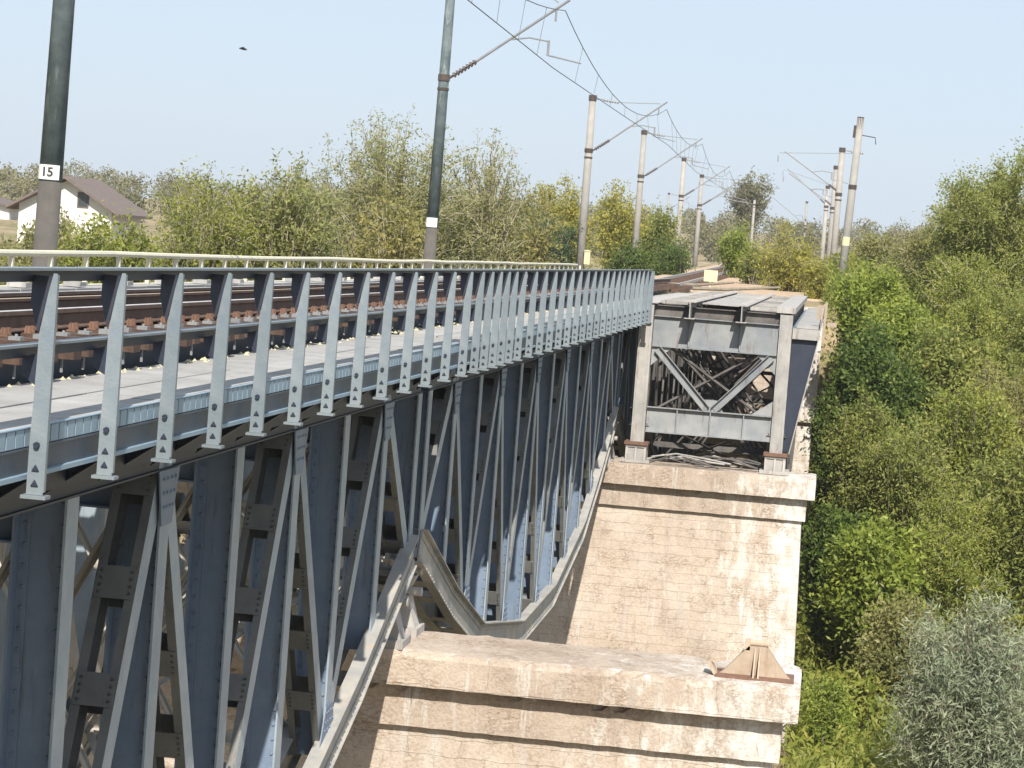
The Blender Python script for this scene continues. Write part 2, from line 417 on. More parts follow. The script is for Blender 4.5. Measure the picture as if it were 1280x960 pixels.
# ------------------------------------------------------------------ fish-belly truss spans
LSPAN, NH = 33.0, 12
def chord_z(s):                       # centre line of the bottom chord below the camera, s along the span
    k = [(0, -4.60), (3.7, -5.98), (7.4, -7.12), (13.6, -7.98), (19.4, -7.98), (25.6, -7.12), (29.3, -5.98), (33.0, -4.60)]
    for (a, za), (b, zb) in zip(k, k[1:]):
        if s <= b + 1e-6: return za + (zb - za) * (s - a) / (b - a)
CH_K = [0, 3.7, 7.4, 13.6, 19.4, 25.6, 29.3, 33.0]

def make_truss(t, xr, xl, W, zt, mat, mat2, rivets=True, batten_side=-1):
    """two fish-belly trusses, outer faces at xr and xl, members W wide; origin at span start, z = camera height"""
    hp = LSPAN / NH
    for side, xo in ((1, xr), (-1, xl)):
        xc = xo - side * W / 2
        # top chord: box with flange plates
        m = MB()
        m.box(xc - W / 2 + .03, xc - W / 2 + .05, 0, LSPAN, zt - .46, zt - .02); m.box(xc + W / 2 - .05, xc + W / 2 - .03, 0, LSPAN, zt - .46, zt - .02)
        m.box(xc - W / 2, xc + W / 2, 0, LSPAN, zt - .018, zt)
        m.box(xc - W / 2, xc - W / 2 + .13, 0, LSPAN, zt - .478, zt - .461); m.box(xc + W / 2 - .13, xc + W / 2, 0, LSPAN, zt - .478, zt - .461)
        m.build('top_chord', M['navy_shade'] if rivets else mat, t)  # working spans: dark colour paints the shade under the deck
        # bottom chord: two webs with flanges top and bottom, tied by battens
        m = MB()
        for a, b in zip(CH_K, CH_K[1:]):
            A = (xc, a, chord_z(a)); B = (xc, b, chord_z(b))
            for q in (-1, 1):
                m.bar(A, B, .02, .48, off=(q * (W / 2 + .02), 0))
                m.bar(A, B, .16, .018, off=(q * (W / 2 + .01), .25)); m.bar(A, B, .20, .022, off=(q * (W / 2 + .02), -.252))
                m.bar(A, B, .016, .10, off=(q * (W / 2 + .0385), .185)); m.bar(A, B, .016, .10, off=(q * (W / 2 + .0385), -.185))
            ln = (Vector(B) - Vector(A)).length; d = (Vector(B) - Vector(A)).normalized(); s = .5
            while s < ln:
                P = Vector(A) + d * s
                m.bar(P - d * .2, P + d * .2, W - .16, .014, off=(0, .226)); s += 1.15
            if rivets and side == 1:
                s = .1
                while s < ln:
                    for e in (-.185, .185):
                        u = d.cross(Vector((1, 0, 0)))
                        m.rivet(Vector(A) + d * s + Vector((W / 2 + .047, 0, 0)) + u * e, (1, 0, 0))
                    s += .22
        m.build('bottom_chord', M['chord'] if rivets else mat, t)
        for i in range(NH + 1):
            y = i * hp; zb = chord_z(y)
            yy = y + (.16 if i == 0 else -.16 if i == NH else 0)
            # vertical: H section, web across the bridge, flanges along it
            m = MB(); w2 = W - .02; dp = .30
            z0, z1 = zb - .05, zt - .48
            m.box(xc - w2 / 2, xc + w2 / 2, yy - .012, yy + .012, z0, z1)
            for q in (-1, 1):
                m.use(1 if q == side else 0)  # outer flange coloured paler, its bright edge light painted in
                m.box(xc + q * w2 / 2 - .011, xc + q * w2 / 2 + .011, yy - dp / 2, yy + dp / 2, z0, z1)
                m.use(0)
                m.box(*sorted((xc + q * (w2 / 2 - .012), xc + q * (w2 / 2 - .10))), yy - .028, yy - .0125, z0, z1)
            if rivets and side == 1:
                z = z0 + .1
                while z < z1:
                    for q in (-1, 1): m.rivet((xc + q * (w2 / 2 - .06), yy - .029, z), (0, -1, 0), .021)
                    z += .17
            m.build('vertical_post', [M['paint_lit'] if rivets and side < 0 else mat, M['paint_lit'] if rivets else mat], t)  # far posts coloured paler in place of sunlight inside the bridge
            # cross girder under the deck and sway bracing between the trusses
        for i in range(1, NH, 2):
            yt = i * hp; zt2 = zt - .30
            for j in (i - 1, i + 1):
                yb = j * hp; zb = chord_z(yb) + .02
                if j == 0: yb += .25
                if j == NH: yb -= .25
                m = MB(); A = Vector((xc, yt, zt2)); B = Vector((xc, yb, zb)); dv = (B - A).normalized(); u = dv.cross(Vector((1, 0, 0)))
                w2 = W - .05
                for q in (-1, 1):
                    m.use(1 if q == side else 0)  # outer web coloured paler, again for a bright lit edge
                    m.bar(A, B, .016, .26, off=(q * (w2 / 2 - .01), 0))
                    m.use(0)
                    for e in (-1, 1): m.bar(A, B, .085, .014, off=(q * (w2 / 2 - .045), e * .128))
                ln = (B - A).length; s = .35
                while s < ln - .2:
                    for e in (-1, 1):
                        P = A + dv * s
                        m.bar(P - dv * .15, P + dv * .15, w2 - .03, .012, off=(0, e * .142))
                        if rivets and side == 1:
                            nn = u if u.y < 0 else -u
                            for q in (-1, 1):
                                for k in (-.10, -.033, .033, .10):
                                    m.rivet(P + dv * k + Vector((q * (w2 / 2 - .055), 0, 0)) + nn * .148, nn, .017)
                    s += .98
                m.build('diagonal', [M['inner'] if rivets and side < 0 else mat2, M['paint_lit'] if rivets else mat2], t)  # far diagonals take the cream with sunlight painted in
            # gusset plate at the upper node
            m = MB()
            xg = xo + side * .006
            m.prism([(yt - .34, zt - .47), (yt + .34, zt - .47), (yt + .17, zt - .98), (yt - .17, zt - .98)], 'x', xg, xg + side * .014)
            if side == 1 and rivets:
                for dy in (-.2, -.07, .07, .2):
                    for dz in (-.55, -.68, -.81): m.rivet((xg + side * .0145, yt + dy * (1.05 + (dz + .47) * .9), zt + dz), (side, 0, 0))
            m.build('gusset_plate', mat, t)
        for i in range(2, NH, 2):
            y = i * hp; zb = chord_z(y); m = MB(); xg = xo + side * .006
            m.prism([(y - .45, zb + .1), (y + .45, zb + .1), (y + .2, zb + .62), (y - .2, zb + .62)], 'x', xg, xg + side * .014)
            if side == 1 and rivets:
                for dy in (-.22, -.08, .08, .22):
                    for dz in (.32, .42, .54): m.rivet((xg + side * .0145, y + dy * (1.3 - dz), zb + dz), (side, 0, 0))
            m.build('gusset_plate', mat, t)
    # inside the bridge
    a, b = xl + W, xr - W
    for i in range(NH + 1):
        y = min(max(i * hp, .16), LSPAN - .16); zb = chord_z(i * hp) + .1
        m = MB(); m.box(a, b, y - .01, y + .01, zt - .85, zt - .05); m.box(a, b, y - .14, y + .14, zt - .05, zt - .03); m.box(a, b, y - .14, y + .14, zt - .87, zt - .85)
        m.build('cross_girder', M['paint'] if rivets else M['old_dark'], t)
        m = MB()
        m.bar((a, y, zt - .9), (b, y, zb), .10, .02, (0, 1, 0)); m.bar((a, y, zt - .9), (b, y, zb), .015, .09, (0, 1, 0), (.05, 0))
        m.bar((b, y + .03, zt - .9), (a, y + .03, zb), .10, .02, (0, 1, 0)); m.bar((b, y + .03, zt - .9), (a, y + .03, zb), .015, .09, (0, 1, 0), (.05, 0))
        m.box(a, b, y - .08, y + .08, zb - .1, zb - .08); m.box(a, b, y - .008, y + .008, zb - .08, zb + .06)
        m.build('sway_brace', M['inner'] if rivets else M['old_dark'], t)  # sunlight on the working span's braces comes from their cream colour
    m = MB()
    for i in range(0, NH, 2):
        y0, y1 = i * hp, (i + 2) * hp
        z0, z1 = chord_z(y0), chord_z(y1)
        for (p, q) in (((a, y0, z0), (b, y1, z1)), ((b, y0, z0 + .03), (a, y1, z1 + .03))): m.bar(p, q, .10, .015, (1, 0, 0))
        for (p, q) in (((a, y0, zt - .6), (b, y1, zt - .6)), ((b, y0, zt - .57), (a, y1, zt - .57))): m.bar(p, q, .10, .015, (1, 0, 0))
    m.build('lateral_bracing', M['inner'] if rivets else M['old_dark'], t)

def bearing(m, x, y, ztop, zbot):
    m.box(x - .20, x + .20, y - .26, y + .26, ztop - .08, ztop)
    m.tube([(x - .26, y, ztop - .15), (x + .26, y, ztop - .15)], .075, 12)
    m.prism([(x - .20, ztop - .22), (x + .20, ztop - .22), (x + .10, ztop - .42), (x - .10, ztop - .42)], 'y', y - .2, y + .2)
    m.tube([(x - .28, y, ztop - .48), (x + .28, y, ztop - .48)], .07, 12)
    m.prism([(x - .10, ztop - .54), (x + .10, ztop - .54), (x + .24, zbot + .12), (x - .24, zbot + .12)], 'y', y - .2, y + .2)
    m.box(x - .30, x + .30, y - .36, y + .36, zbot + .001, zbot + .118)

XR, XL, WT, ZT = -5.83, -9.37, .44, -1.78
t1 = thing('truss_span', 'blue-grey fish-belly truss span running from the left edge to the near pier', 'truss bridge', (0, 1.95, 0), group='fish-belly spans of the working railway bridge')
make_truss(t1, XR, XL, WT, ZT, M['paint'], M['diag'])
# deck: longitudinal rail bearers, walkways, edge channels, brackets
m = MB()
for x in (-6.85, -8.35):
    m.box(x - .01, x + .01, 0, LSPAN, -2.05, -1.27); m.box(x - .14, x + .14, 0, LSPAN, -1.27, -1.242); m.box(x - .14, x + .14, 0, LSPAN, -2.07, -2.05)
m.build('rail_bearer', M['paint_dark'], t1)
for sgn in (1, -1):
    X = lambda v: -7.6 + sgn * (v + 7.6)          # mirror for the far walkway
    def bx(m, xa, xb, *r): a_, b_ = X(xa), X(xb); m.box(min(a_, b_), max(a_, b_), *r)
    random.seed(4)
    for xa, xb in ((-6.46, -5.79), (-5.77, -5.17)):
        m = MB(); y = 0.0
        while y < LSPAN - .1:
            l = min(2.35, LSPAN - y); dz = random.uniform(-.006, .006)
            bx(m, xa, xb, y + .006, y + l - .006, -1.50 + dz, -1.42 + dz); y += l
        m.build('walkway_slab', M['concrete'], t1)
    m = MB()                                        # ribbed edge strip above the channel
    bx(m, -5.168, -5.152, 0, LSPAN, -1.555, -1.43)
    y = 0.02
    while y < LSPAN: bx(m, -5.151, -5.140, y, y + .155, -1.548, -1.434); y += .178
    bx(m, -5.168, -5.134, 0, LSPAN, -1.429, -1.421)
    m.build('edge_strip', M['strip'], t1)
    m = MB()
    bx(m, -5.185, -5.17, 0, LSPAN, -1.76, -1.557); m.use(1); bx(m, -5.169, -5.134, 0, LSPAN, -1.767, -1.735); m.use(0); bx(m, -5.169, -5.138, 0, LSPAN, -1.572, -1.558)  # lower flange coloured pale as if sunlit
    m.build('edge_channel', [M['paint_dark'], M['strip']], t1)  # web coloured dark for the shade below its top flange
    m = MB(); y = 0.35
    while y < LSPAN:
        m.prism([(X(-5.19), -1.52), (X(-5.19), -1.72), (X(-5.80), -2.15), (X(-5.80), -1.52)], 'y', y - .008, y + .008)
        m.bar((X(-5.19), y, -1.73), (X(-5.80), y, -2.16), .012, .10, (0, 0, 1)) ; y += 1.52
    bx(m, -5.6, -5.585, 0, LSPAN, -2.05, -1.52)
    m.build('walkway_bracket', M['navy_shade'], t1)  # brackets coloured dark for the shade beneath the walkway
for x in (XR - WT / 2, XL + WT / 2):
    for y in (.30, LSPAN - .30): m = MB(); bearing(m, x, y, -4.86, -5.99); m.build('bearing', M['old_pale'], t1)
t2 = copy_thing(t1, (0, 35.55, 0), 'blue-grey fish-belly truss span sagging between the two stone piers')
t3 = copy_thing(t1, (0, 69.15, 0), 'farthest blue-grey truss span beside the disused grey truss')

m = MB(); m.box(-5.16, -4.85, 0.1, LSPAN, -1.50, -1.415); m.build('walkway_slab', M['concrete'], t3)      # wider ledge without a railing
m = MB(); m.box(-4.90, -4.885, 0.1, LSPAN, -1.78, -1.502); m.build('edge_channel', M['navy_shade'], t3)

# ------------------------------------------------------------------ near railing
POST_Y = [13.64 + 1.527 * k for k in range(14)]                    # 13.6 .. 33.5
y = POST_Y[-1]
for st in (1.15, .98, .95, .92, .95, 1.1): y += st; POST_Y.append(y)
while y < 67.2: y += 1.49; POST_Y.append(y)
POST_Y.append(68.5)
rail = thing('bridge_railing', 'blue-grey steel railing of flat tapered posts along the near walkway', 'railing', (-5.05, 12, 0))
def railing_post(y):
    m = MB(); random.seed(int(y * 10))
    dx = random.uniform(-.006, .006)
    o = [(.050 + dx, -.40), (.026 + dx, -.40), (.004, -.52), (-.042, -.80), (-.052, -1.30), (-.058, -1.50), (-.060, -1.86), (.052, -1.86), (.050, -1.3)]
    m.prism(o, 'y', y - .010, y + .010)
    m.prism([(.0505, -.41), (.060, -.41), (.060, -1.84), (.0505, -1.84)], 'y', y - .011, y + .028)   # turned edge of the plate
    m.box(-.085, .085, y - .05, y + .06, -1.885, -1.862)                                # foot
    m.use(1)
    m.prism([(-.05, -.93), (-.145, -.96), (-.145, -1.08), (-.05, -1.14)], 'y', y - .006, y + .06)
    m.prism([(.03, -.42), (-.12, -.42), (-.12, -.60), (-.06, -.80), (-.03, -.66)], 'y', y + .0105, y + .03)      # clip behind the top rail
    m.tube([(-.005, -.0105, -1.53), (-.005, -.035, -1.53)], .021, 8)
    for z in (-1.70, -1.80): m.prism([(-.03, z), (.02, z), (-.005, z + .04)], 'y', -.022, -.0108)
    return m
ry = -12
post0 = None
for y in POST_Y:
    m = railing_post(0)
    o = m.build('post', [M['paint_light'], M['navy_shade']], rail) if post0 is None else post0.copy()
    if post0 is None: post0 = o
    else: COL.objects.link(o); o.parent = rail
    o.location = (0, y + ry, 0)
    o.rotation_euler = (0, random.uniform(-.006, .006), random.uniform(-.05, .05))
y0, y1 = POST_Y[0] + ry - .2, POST_Y[-1] + ry + .1
m = MB(); m.box(-.135, .0, y0, y1, -.385, -.368); m.box(-.135, -.122, y0, y1, -.465, -.386)
m.build('top_rail', M['paint_light'], rail)
m = MB(); m.box(-.1215, -.113, y0, y1, -.465, -.388); m.build('rail_face', M['navy_shade'], rail)  # added dark sheet, paints the shade on the rail's upright leg
m = MB(); m.box(-.155, -.052, y0, y1, -.885, -.868); m.build('mid_rail', M['paint_light'], rail)
m = MB(); m.box(-.155, -.142, y0, y1, -.965, -.886); m.build('mid_rail_face', M['navy_shade'], rail)  # upright leg coloured dark for its shade

# far railing: a thin cream pipe on pale posts
fr = thing('pipe_railing', 'cream painted pipe railing on the far side of the railway bridge', 'railing', (-10.15, 12, 0))
random.seed(2)
pts = [(random.uniform(-.012, .012), yy, -.545 + random.uniform(-.012, .012)) for yy in np.arange(0, 87, 3.0)]
m = MB(); m.tube(pts, .042, 8); m.build('top_rail', M['cream_pipe'], fr)
m = MB(); m.tube([(0, 0, -.98), (0, 86, -.98)], .028, 6); m.build('mid_rail', M['cream_pipe'], fr)
for k in range(57):
    m = MB(); m.box(-.03, .03, k * 1.52 + .2, k * 1.52 + .26, -1.75, -.57); m.build('post', M['cream_pipe'], fr)

# ------------------------------------------------------------------ track on the bridge
tr = thing('railway_track', 'rusty brown railway track on timber sleepers crossing the bridge', 'railway track', (-7.6, 10, 0))
def rail_section(m, x, y0, y1, zt, s=1.0):
    prof = [(-.036, 0), (.036, 0), (.036, -.034), (.009, -.052), (.009, -.145), (.07, -.160), (.07, -.172), (-.07, -.172), (-.07, -.160), (-.009, -.145), (-.009, -.052), (-.036, -.034)]
    m.prism([(x + a * s, zt + b * s) for a, b in prof], 'y', y0, y1)
    m.use(1); m.box(x - .034 * s, x + .034 * s, y0, y1, zt + .0005, zt + .004)   # polished running surface
for x in (-.75, .75):
    m = MB(); rail_section(m, x, 0, 93.5, -.865); m.build('rail', [M['rail_side'], M['rail']], tr)
for x in (-.52, .52):
    m = MB(); rail_section(m, x, 0, 93.5, -.90, .8); m.build('guard_rail', [M['rail_side'], M['rust_pale']], tr)
def sleeper_mb(y, m, rnd):
    a, z = rnd.uniform(-.02, .02), rnd.uniform(-.012, .008)
    l = rnd.uniform(-.06, .06)
    m.quadbox([(-1.27 + l, y - .11 + a, -1.24), (1.27 + l, y - .11 - a, -1.24), (1.27 + l, y + .11 - a, -1.24), (-1.27 + l, y + .11 + a, -1.24),
               (-1.27 + l, y - .11 + a, -1.055 + z), (1.27 + l, y - .11 - a, -1.055 + z), (1.27 + l, y + .11 - a, -1.055 + z), (-1.27 + l, y + .11 + a, -1.055 + z)])
rnd = random.Random(5)
fx0 = None
for k in range(100):
    y = 2.6 + k * .60; m = MB(); sleeper_mb(0, m, rnd); o = m.build('sleeper', M['timber'], tr); o.location = (0, y, 0)
    if fx0 is None:                                    # tie plates, screws and hook bolts
        fx0 = []
        for x in (-.75, .75):
            m = MB()
            m.box(x - .15, x + .15, -.07, .07, -1.062, -1.046)
            for q in (-.12, .12):
                for e in (-.045, .045): m.tube([(x + q, e, -1.045), (x + q, e, -.985)], .022, 6)
            for q in (-1, 1): m.prism([(x + q * .05, -1.047), (x + q * .13, -1.047), (x + q * .08, -.985)], 'y', -.022, .022)
            h = x + (.41 if x > 0 else -.41)
            fx0.append(m.build('tie_plate', M['rust'], o))
            m = MB(); m.tube([(h, 0, -1.36), (h, 0, -1.0)], .014, 6); m.box(h - .05, h + .05, -.05, .05, -1.065, -1.02)
            fx0.append(m.build('hook_bolt', M['galv'], o))
    else:
        for f0 in fx0: f = f0.copy(); COL.objects.link(f); f.parent = o
m = MB()
for k in range(50): sleeper_mb(2.6 + (100 + k) * .60, m, rnd)
o = m.build('far_sleepers', M['timber'], tr); o['kind'] = 'stuff'
# track beyond the bridge on its sandy bed
tr2 = thing('railway_track', 'rusty railway track climbing away on the sandy embankment', 'railway track', (-7.6, 104, 0))
zb0, zb1 = float(ground_z(-5.2, 104.5)) + .30, float(ground_z(-5.2, 296)) + .30
for x in (-.75, .75):
    m = MB(); m.bar((x, 0, zb0), (x, 192, zb1), .07, .15); m.build('rail', M['rail'], tr2)
m = MB()
for k in range(300):
    y = k * .62 + .4; z = zb0 + (zb1 - zb0) * y / 192 - .21; m.box(-1.25, 1.25, y - .12, y + .12, z, z + .13)
m.build('sleepers', M['timber'], tr2, kind='stuff')

# cable trough on the far side of the track
ct = thing('cable_trough', 'pale lidded cable trough along the far side of the track', 'cable trough', (-9.15, 12, 0))
m = MB(); m.box(-.14, .14, 0, 90, -1.03, -.94); m.build('channel', M['concrete'], ct)
m = MB(); rnd = random.Random(9)
for k in range(90):
    z = rnd.uniform(-.006, .006); m.box(-.165, .165, k + .01, k + .985, -.938 + z, -.895 + z)
m.build('lid', M['concrete'], ct)
m = MB()
for k in range(45):
    m = MB(); m.box(-.05, .05, k * 2 + .4, k * 2 + .5, -1.9, -1.032); m.build('bracket', M['galv'], ct)
    m = MB(); m.box(-.12, .10, k * 2 + .35, k * 2 + .6, -.885, -.83); m.build('lid_handle', M['concrete'], ct)

# stones and sand lying along the walkway's inner edge
rnd = random.Random(12); m = MB()
for k in range(420):
    y = rnd.uniform(13, 68); x = -6.40 + rnd.gauss(0, .05); r_ = rnd.uniform(.012, .04)
    b = len(m.v)
    m.v += [(x + r_ * math.cos(a) * rnd.uniform(.7, 1.2), y + 1.3 * r_ * math.sin(a), -1.421) for a in (0, 1.3, 2.5, 3.8, 5)] + [(x, y, -1.42 + r_ * .9)]
    for j in range(5): m.f.append((b + j, b + (j + 1) % 5, b + 5))
m.build('gravel', M['sign_yellow'], kind='stuff')

# ------------------------------------------------------------------ disused truss on the right
ds = thing('derelict_truss', 'disused weathered grey truss span with open top between the far pier and bank', 'truss bridge', (0, 68.75, 0))
make_truss(ds, -1.0, -5.30, .38, -1.32, M['old_dark'], M['old_dark'], rivets=False)
m = MB()
for x in (-3.88, -2.42):
    m.box(x - .012, x + .012, -.85, LSPAN - .1, -1.65, -1.20); m.box(x - .17, x + .17, -.85, LSPAN - .1, -1.198, -1.18); m.box(x - .15, x + .15, -.85, LSPAN - .1, -1.67, -1.651)
    for k in range(22):
        m.box(x - .10, x + .10, k * 1.5 + .4, k * 1.5 + .55, -1.178, -1.15)
m.build('stringer', M['old_pale'], ds)
for x in (-5.11, -1.19):
    m = MB(); m.box(x - .26, x + .26, -.06, LSPAN, -1.317, -1.29) if x < -3 else m.box(x - .27, x + .27, -.06, LSPAN, -1.317, -1.15)
    m.build('cover_plate', M['old_pale'], ds)
rnd = random.Random(3)                                # plates and lacing left between the stringers
for k in range(13):
    y = 2 + k * 2.3; m = MB(); m.box(-3.69, -2.61, y, y + rnd.uniform(1.2, 2.25), -1.27, -1.24); m.build('deck_plate', M['old_pale'], ds)
for k in range(26):
    y = .8 + k * 1.22
    for p, q in ((-2.24, -1.5), (-4.8, -4.05)): m = MB(); m.bar((p, y, -1.27), (q, y + rnd.uniform(-.2, 1.1), -1.27), .09, .03, (0, 0, 1)); m.build('lacing_bar', M['old_pale'], ds)
# end portal facing the camera
m = MB()
m.box(-4.92, -1.36, -.055, -.035, -2.52, -1.68); m.box(-4.92, -1.36, -.16, .02, -1.678, -1.655); m.box(-4.92, -1.36, -.16, .02, -2.545, -2.522)
for x in (-3.88, -2.42): m.prism([(x - .02, -1.70), (x - .02, -2.50), (x + .02, -2.50), (x + .02, -1.70)], 'y', -.15, -.056)
m.build('portal_girder', M['old_steel'], ds)
m = MB()
m.box(-4.92, -1.36, -.06, -.04, -4.98, -4.30); m.box(-4.92, -1.36, -.18, .02, -4.298, -4.275); m.box(-4.92, -1.36, -.18, .02, -5.005, -4.982)
for x in (-4.05, -3.1, -2.15): m.box(x - .015, x + .015, -.16, -.061, -4.975, -4.305)
m.build('lower_portal_girder', M['old_steel'], ds)
for a, b in (((-4.75, -2.6), (-3.22, -4.22)), ((-1.5, -2.6), (-3.02, -4.22))):
    m = MB(); A = (a[0], -.09, a[1]); B = (b[0], -.09, b[1])
    m.bar(A, B, .02, .20, (0, 1, 0)); m.bar(A, B, .12, .02, (0, 1, 0), (-.05, .10)); m.bar(A, B, .12, .02, (0, 1, 0), (-.05, -.10))
    m.build('portal_brace', M['old_steel'], ds)
for pl, ya in (([(-4.92, -2.55), (-4.35, -2.55), (-4.92, -3.1)], -.075), ([(-1.36, -2.55), (-1.93, -2.55), (-1.36, -3.1)], -.075), ([(-3.5, -4.27), (-2.75, -4.27), (-2.95, -3.95), (-3.3, -3.95)], -.08), ([(-1.36, -4.27), (-1.95, -4.27), (-1.36, -3.85)], -.078)):
    m = MB(); m.prism(pl, 'y', ya, ya + .015); m.build('portal_gusset', M['old_steel'], ds)
for x0, x1 in ((-5.32, -4.94), (-1.34, -.98)):        # end posts
    m = MB(); m.box(x0, x1, -.20, -.18, -5.30, -1.36); m.box(x0, x0 + .02, -.179, .14, -5.30, -1.36); m.box(x1 - .02, x1, -.179, .14, -5.30, -1.36)
    m.box(x0 + .05, x0 + .07, -.215, -.2005, -5.25, -1.4); m.box(x1 - .07, x1 - .05, -.215, -.2005, -5.25, -1.4)
    m.build('end_post', M['old_pale'], ds)
for x in (-5.13, -1.16):                               # pedestals
    m = MB()
    m.box(x - .34, x + .34, -.45, .40, -5.385, -5.30)
    m.build('bearing_plate', M['rust'], ds)
    m = MB(); m.box(x - .30, x + .30, -.36, .36, -5.79, -5.387); m.box(x - .42, x + .42, -.5, .5, -5.89, -5.792)
    for q in (-.26, 0, .26): m.prism([(-.37, -5.40), (-.37, -5.79), (-.47, -5.79)], 'x', x + q - .03, x + q + .03)
    m.box(x - .30, x + .30, -.40, -.361, -5.45, -5.40)
    m.build('pedestal', M['old_pale'], ds)
# side walkway brackets and slab on the right
m = MB()
for k in range(1, 13):
    y = k * 2.75 - .3; m.prism([(-.99, -1.72), (-.22, -1.72), (-.22, -1.84), (-.99, -2.6)], 'y', y, y + .012)
m.build('walkway_bracket', M['paint'], ds)
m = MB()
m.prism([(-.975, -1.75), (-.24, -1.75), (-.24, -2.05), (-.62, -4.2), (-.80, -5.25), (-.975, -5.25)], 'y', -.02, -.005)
m.build('end_bracket', M['navy_shade'], ds)  # plate coloured near black, its shade painted in
m = MB(); A, B = (-.225, -.10, -2.05), (-.79, -.10, -5.3)
m.bar(A, B, .16, .03, (0, 1, 0)); m.box(-.96, -.19, -.17, .02, -2.02, -1.72); m.build('bracket_flange', M['old_pale'], ds)
m = MB()
for k in range(13): m.box(-.85, -.24, k * 2.5 + .03, k * 2.5 + 2.47, -1.71, -1.62)
m.box(-.20, -.17, 0, LSPAN, -1.74, -1.50)
m.build('walkway_slab', M['concrete'], ds)
m = MB()
m.bar((-.10, .5, -2.1), (-.07, .5, -.92), .07, .05); m.bar((-.07, .5, -.94), (-.22, .5, -1.12), .05, .04); m.box(-.32, -.16, .42, .58, -1.42, -1.02); m.box(.0, .26, .4, .6, -1.62, -1.50); m.bar((-.04, .5, -1.56), (.06, .5, -1.56), .05, .05)
m.build('broken_post', M['rust_pale'], ds)
# scrap between the pedestals
rnd = random.Random(21)
for k in range(12):
    x = rnd.uniform(-4.3, -2.2); y = 68.55 + rnd.uniform(-.4, .5); z = -5.84 + .05 * (k % 4); l = rnd.uniform(.5, 1.3); a = rnd.uniform(-.2, .2)
    m = MB(); pts = [(-l, 0, 0), (-l * .4, rnd.uniform(-.1, .1), .05 + rnd.uniform(0, .2)), (l * .3, rnd.uniform(-.1, .1), .03 + rnd.uniform(0, .18)), (l, 0, 0)]
    m.tube(pts, rnd.uniform(.015, .03), 6)
    o = m.build('scrap_pipe', M['old_dark' if k % 3 else 'old_pale'], None); o.location = (x, y, z); o.rotation_euler = (0, 0, a)
    tag(o, 'bent scrap pipe lying between the pedestals of the disused truss', 'scrap', 'scrap pipes on the far pier')

# rusty bearing shoe left on the near pier
bs = thing('bearing_shoe', 'rusty trapezoid bearing shoe left standing on the near pier cap', 'bridge bearing', (-.62, 34.95, -5.995))
m = MB(); m.box(-.58, .56, -.36, .36, 0, .035); m.build('base_plate', M['rust'], bs)
m = MB()
m.prism([(-.52, .036), (.50, .036), (.42, .10), (.13, .46), (-.13, .46), (-.42, .12)], 'y', -.10, -.04)
m.prism([(-.48, .036), (.46, .036), (.13, .455), (-.13, .455)], 'y', .10, .16)
for x in (-.03, .04): m.prism([(-.33, .036), (.33, .036), (.12, .45), (-.12, .45)], 'x', x - .012, x + .012)
m.build('rib', M['rust_pale'], bs)
m = MB(); m.tube([(-.17, 0, .50), (.15, 0, .50)], .05, 10); m.box(-.19, -.11, -.10, .08, .40, .55); m.build('pin', M['rust_pale'], bs)
m = MB(); m.bar((-.58, -.1, .03), (-.70, -.1, .22), .3, .05, (0, 1, 0)); m.bar((-.70, -.1, .20), (-.44, -.05, .24), .05, .04, (0, 1, 0)); m.build('bent_flange', M['rust_pale'], bs)
m = MB(); m.box(.0, .24, -.14, .1, 0, .14); m.v = [(x + .02 * math.sin(9 * z + 7 * x), y, z) for x, y, z in m.v]
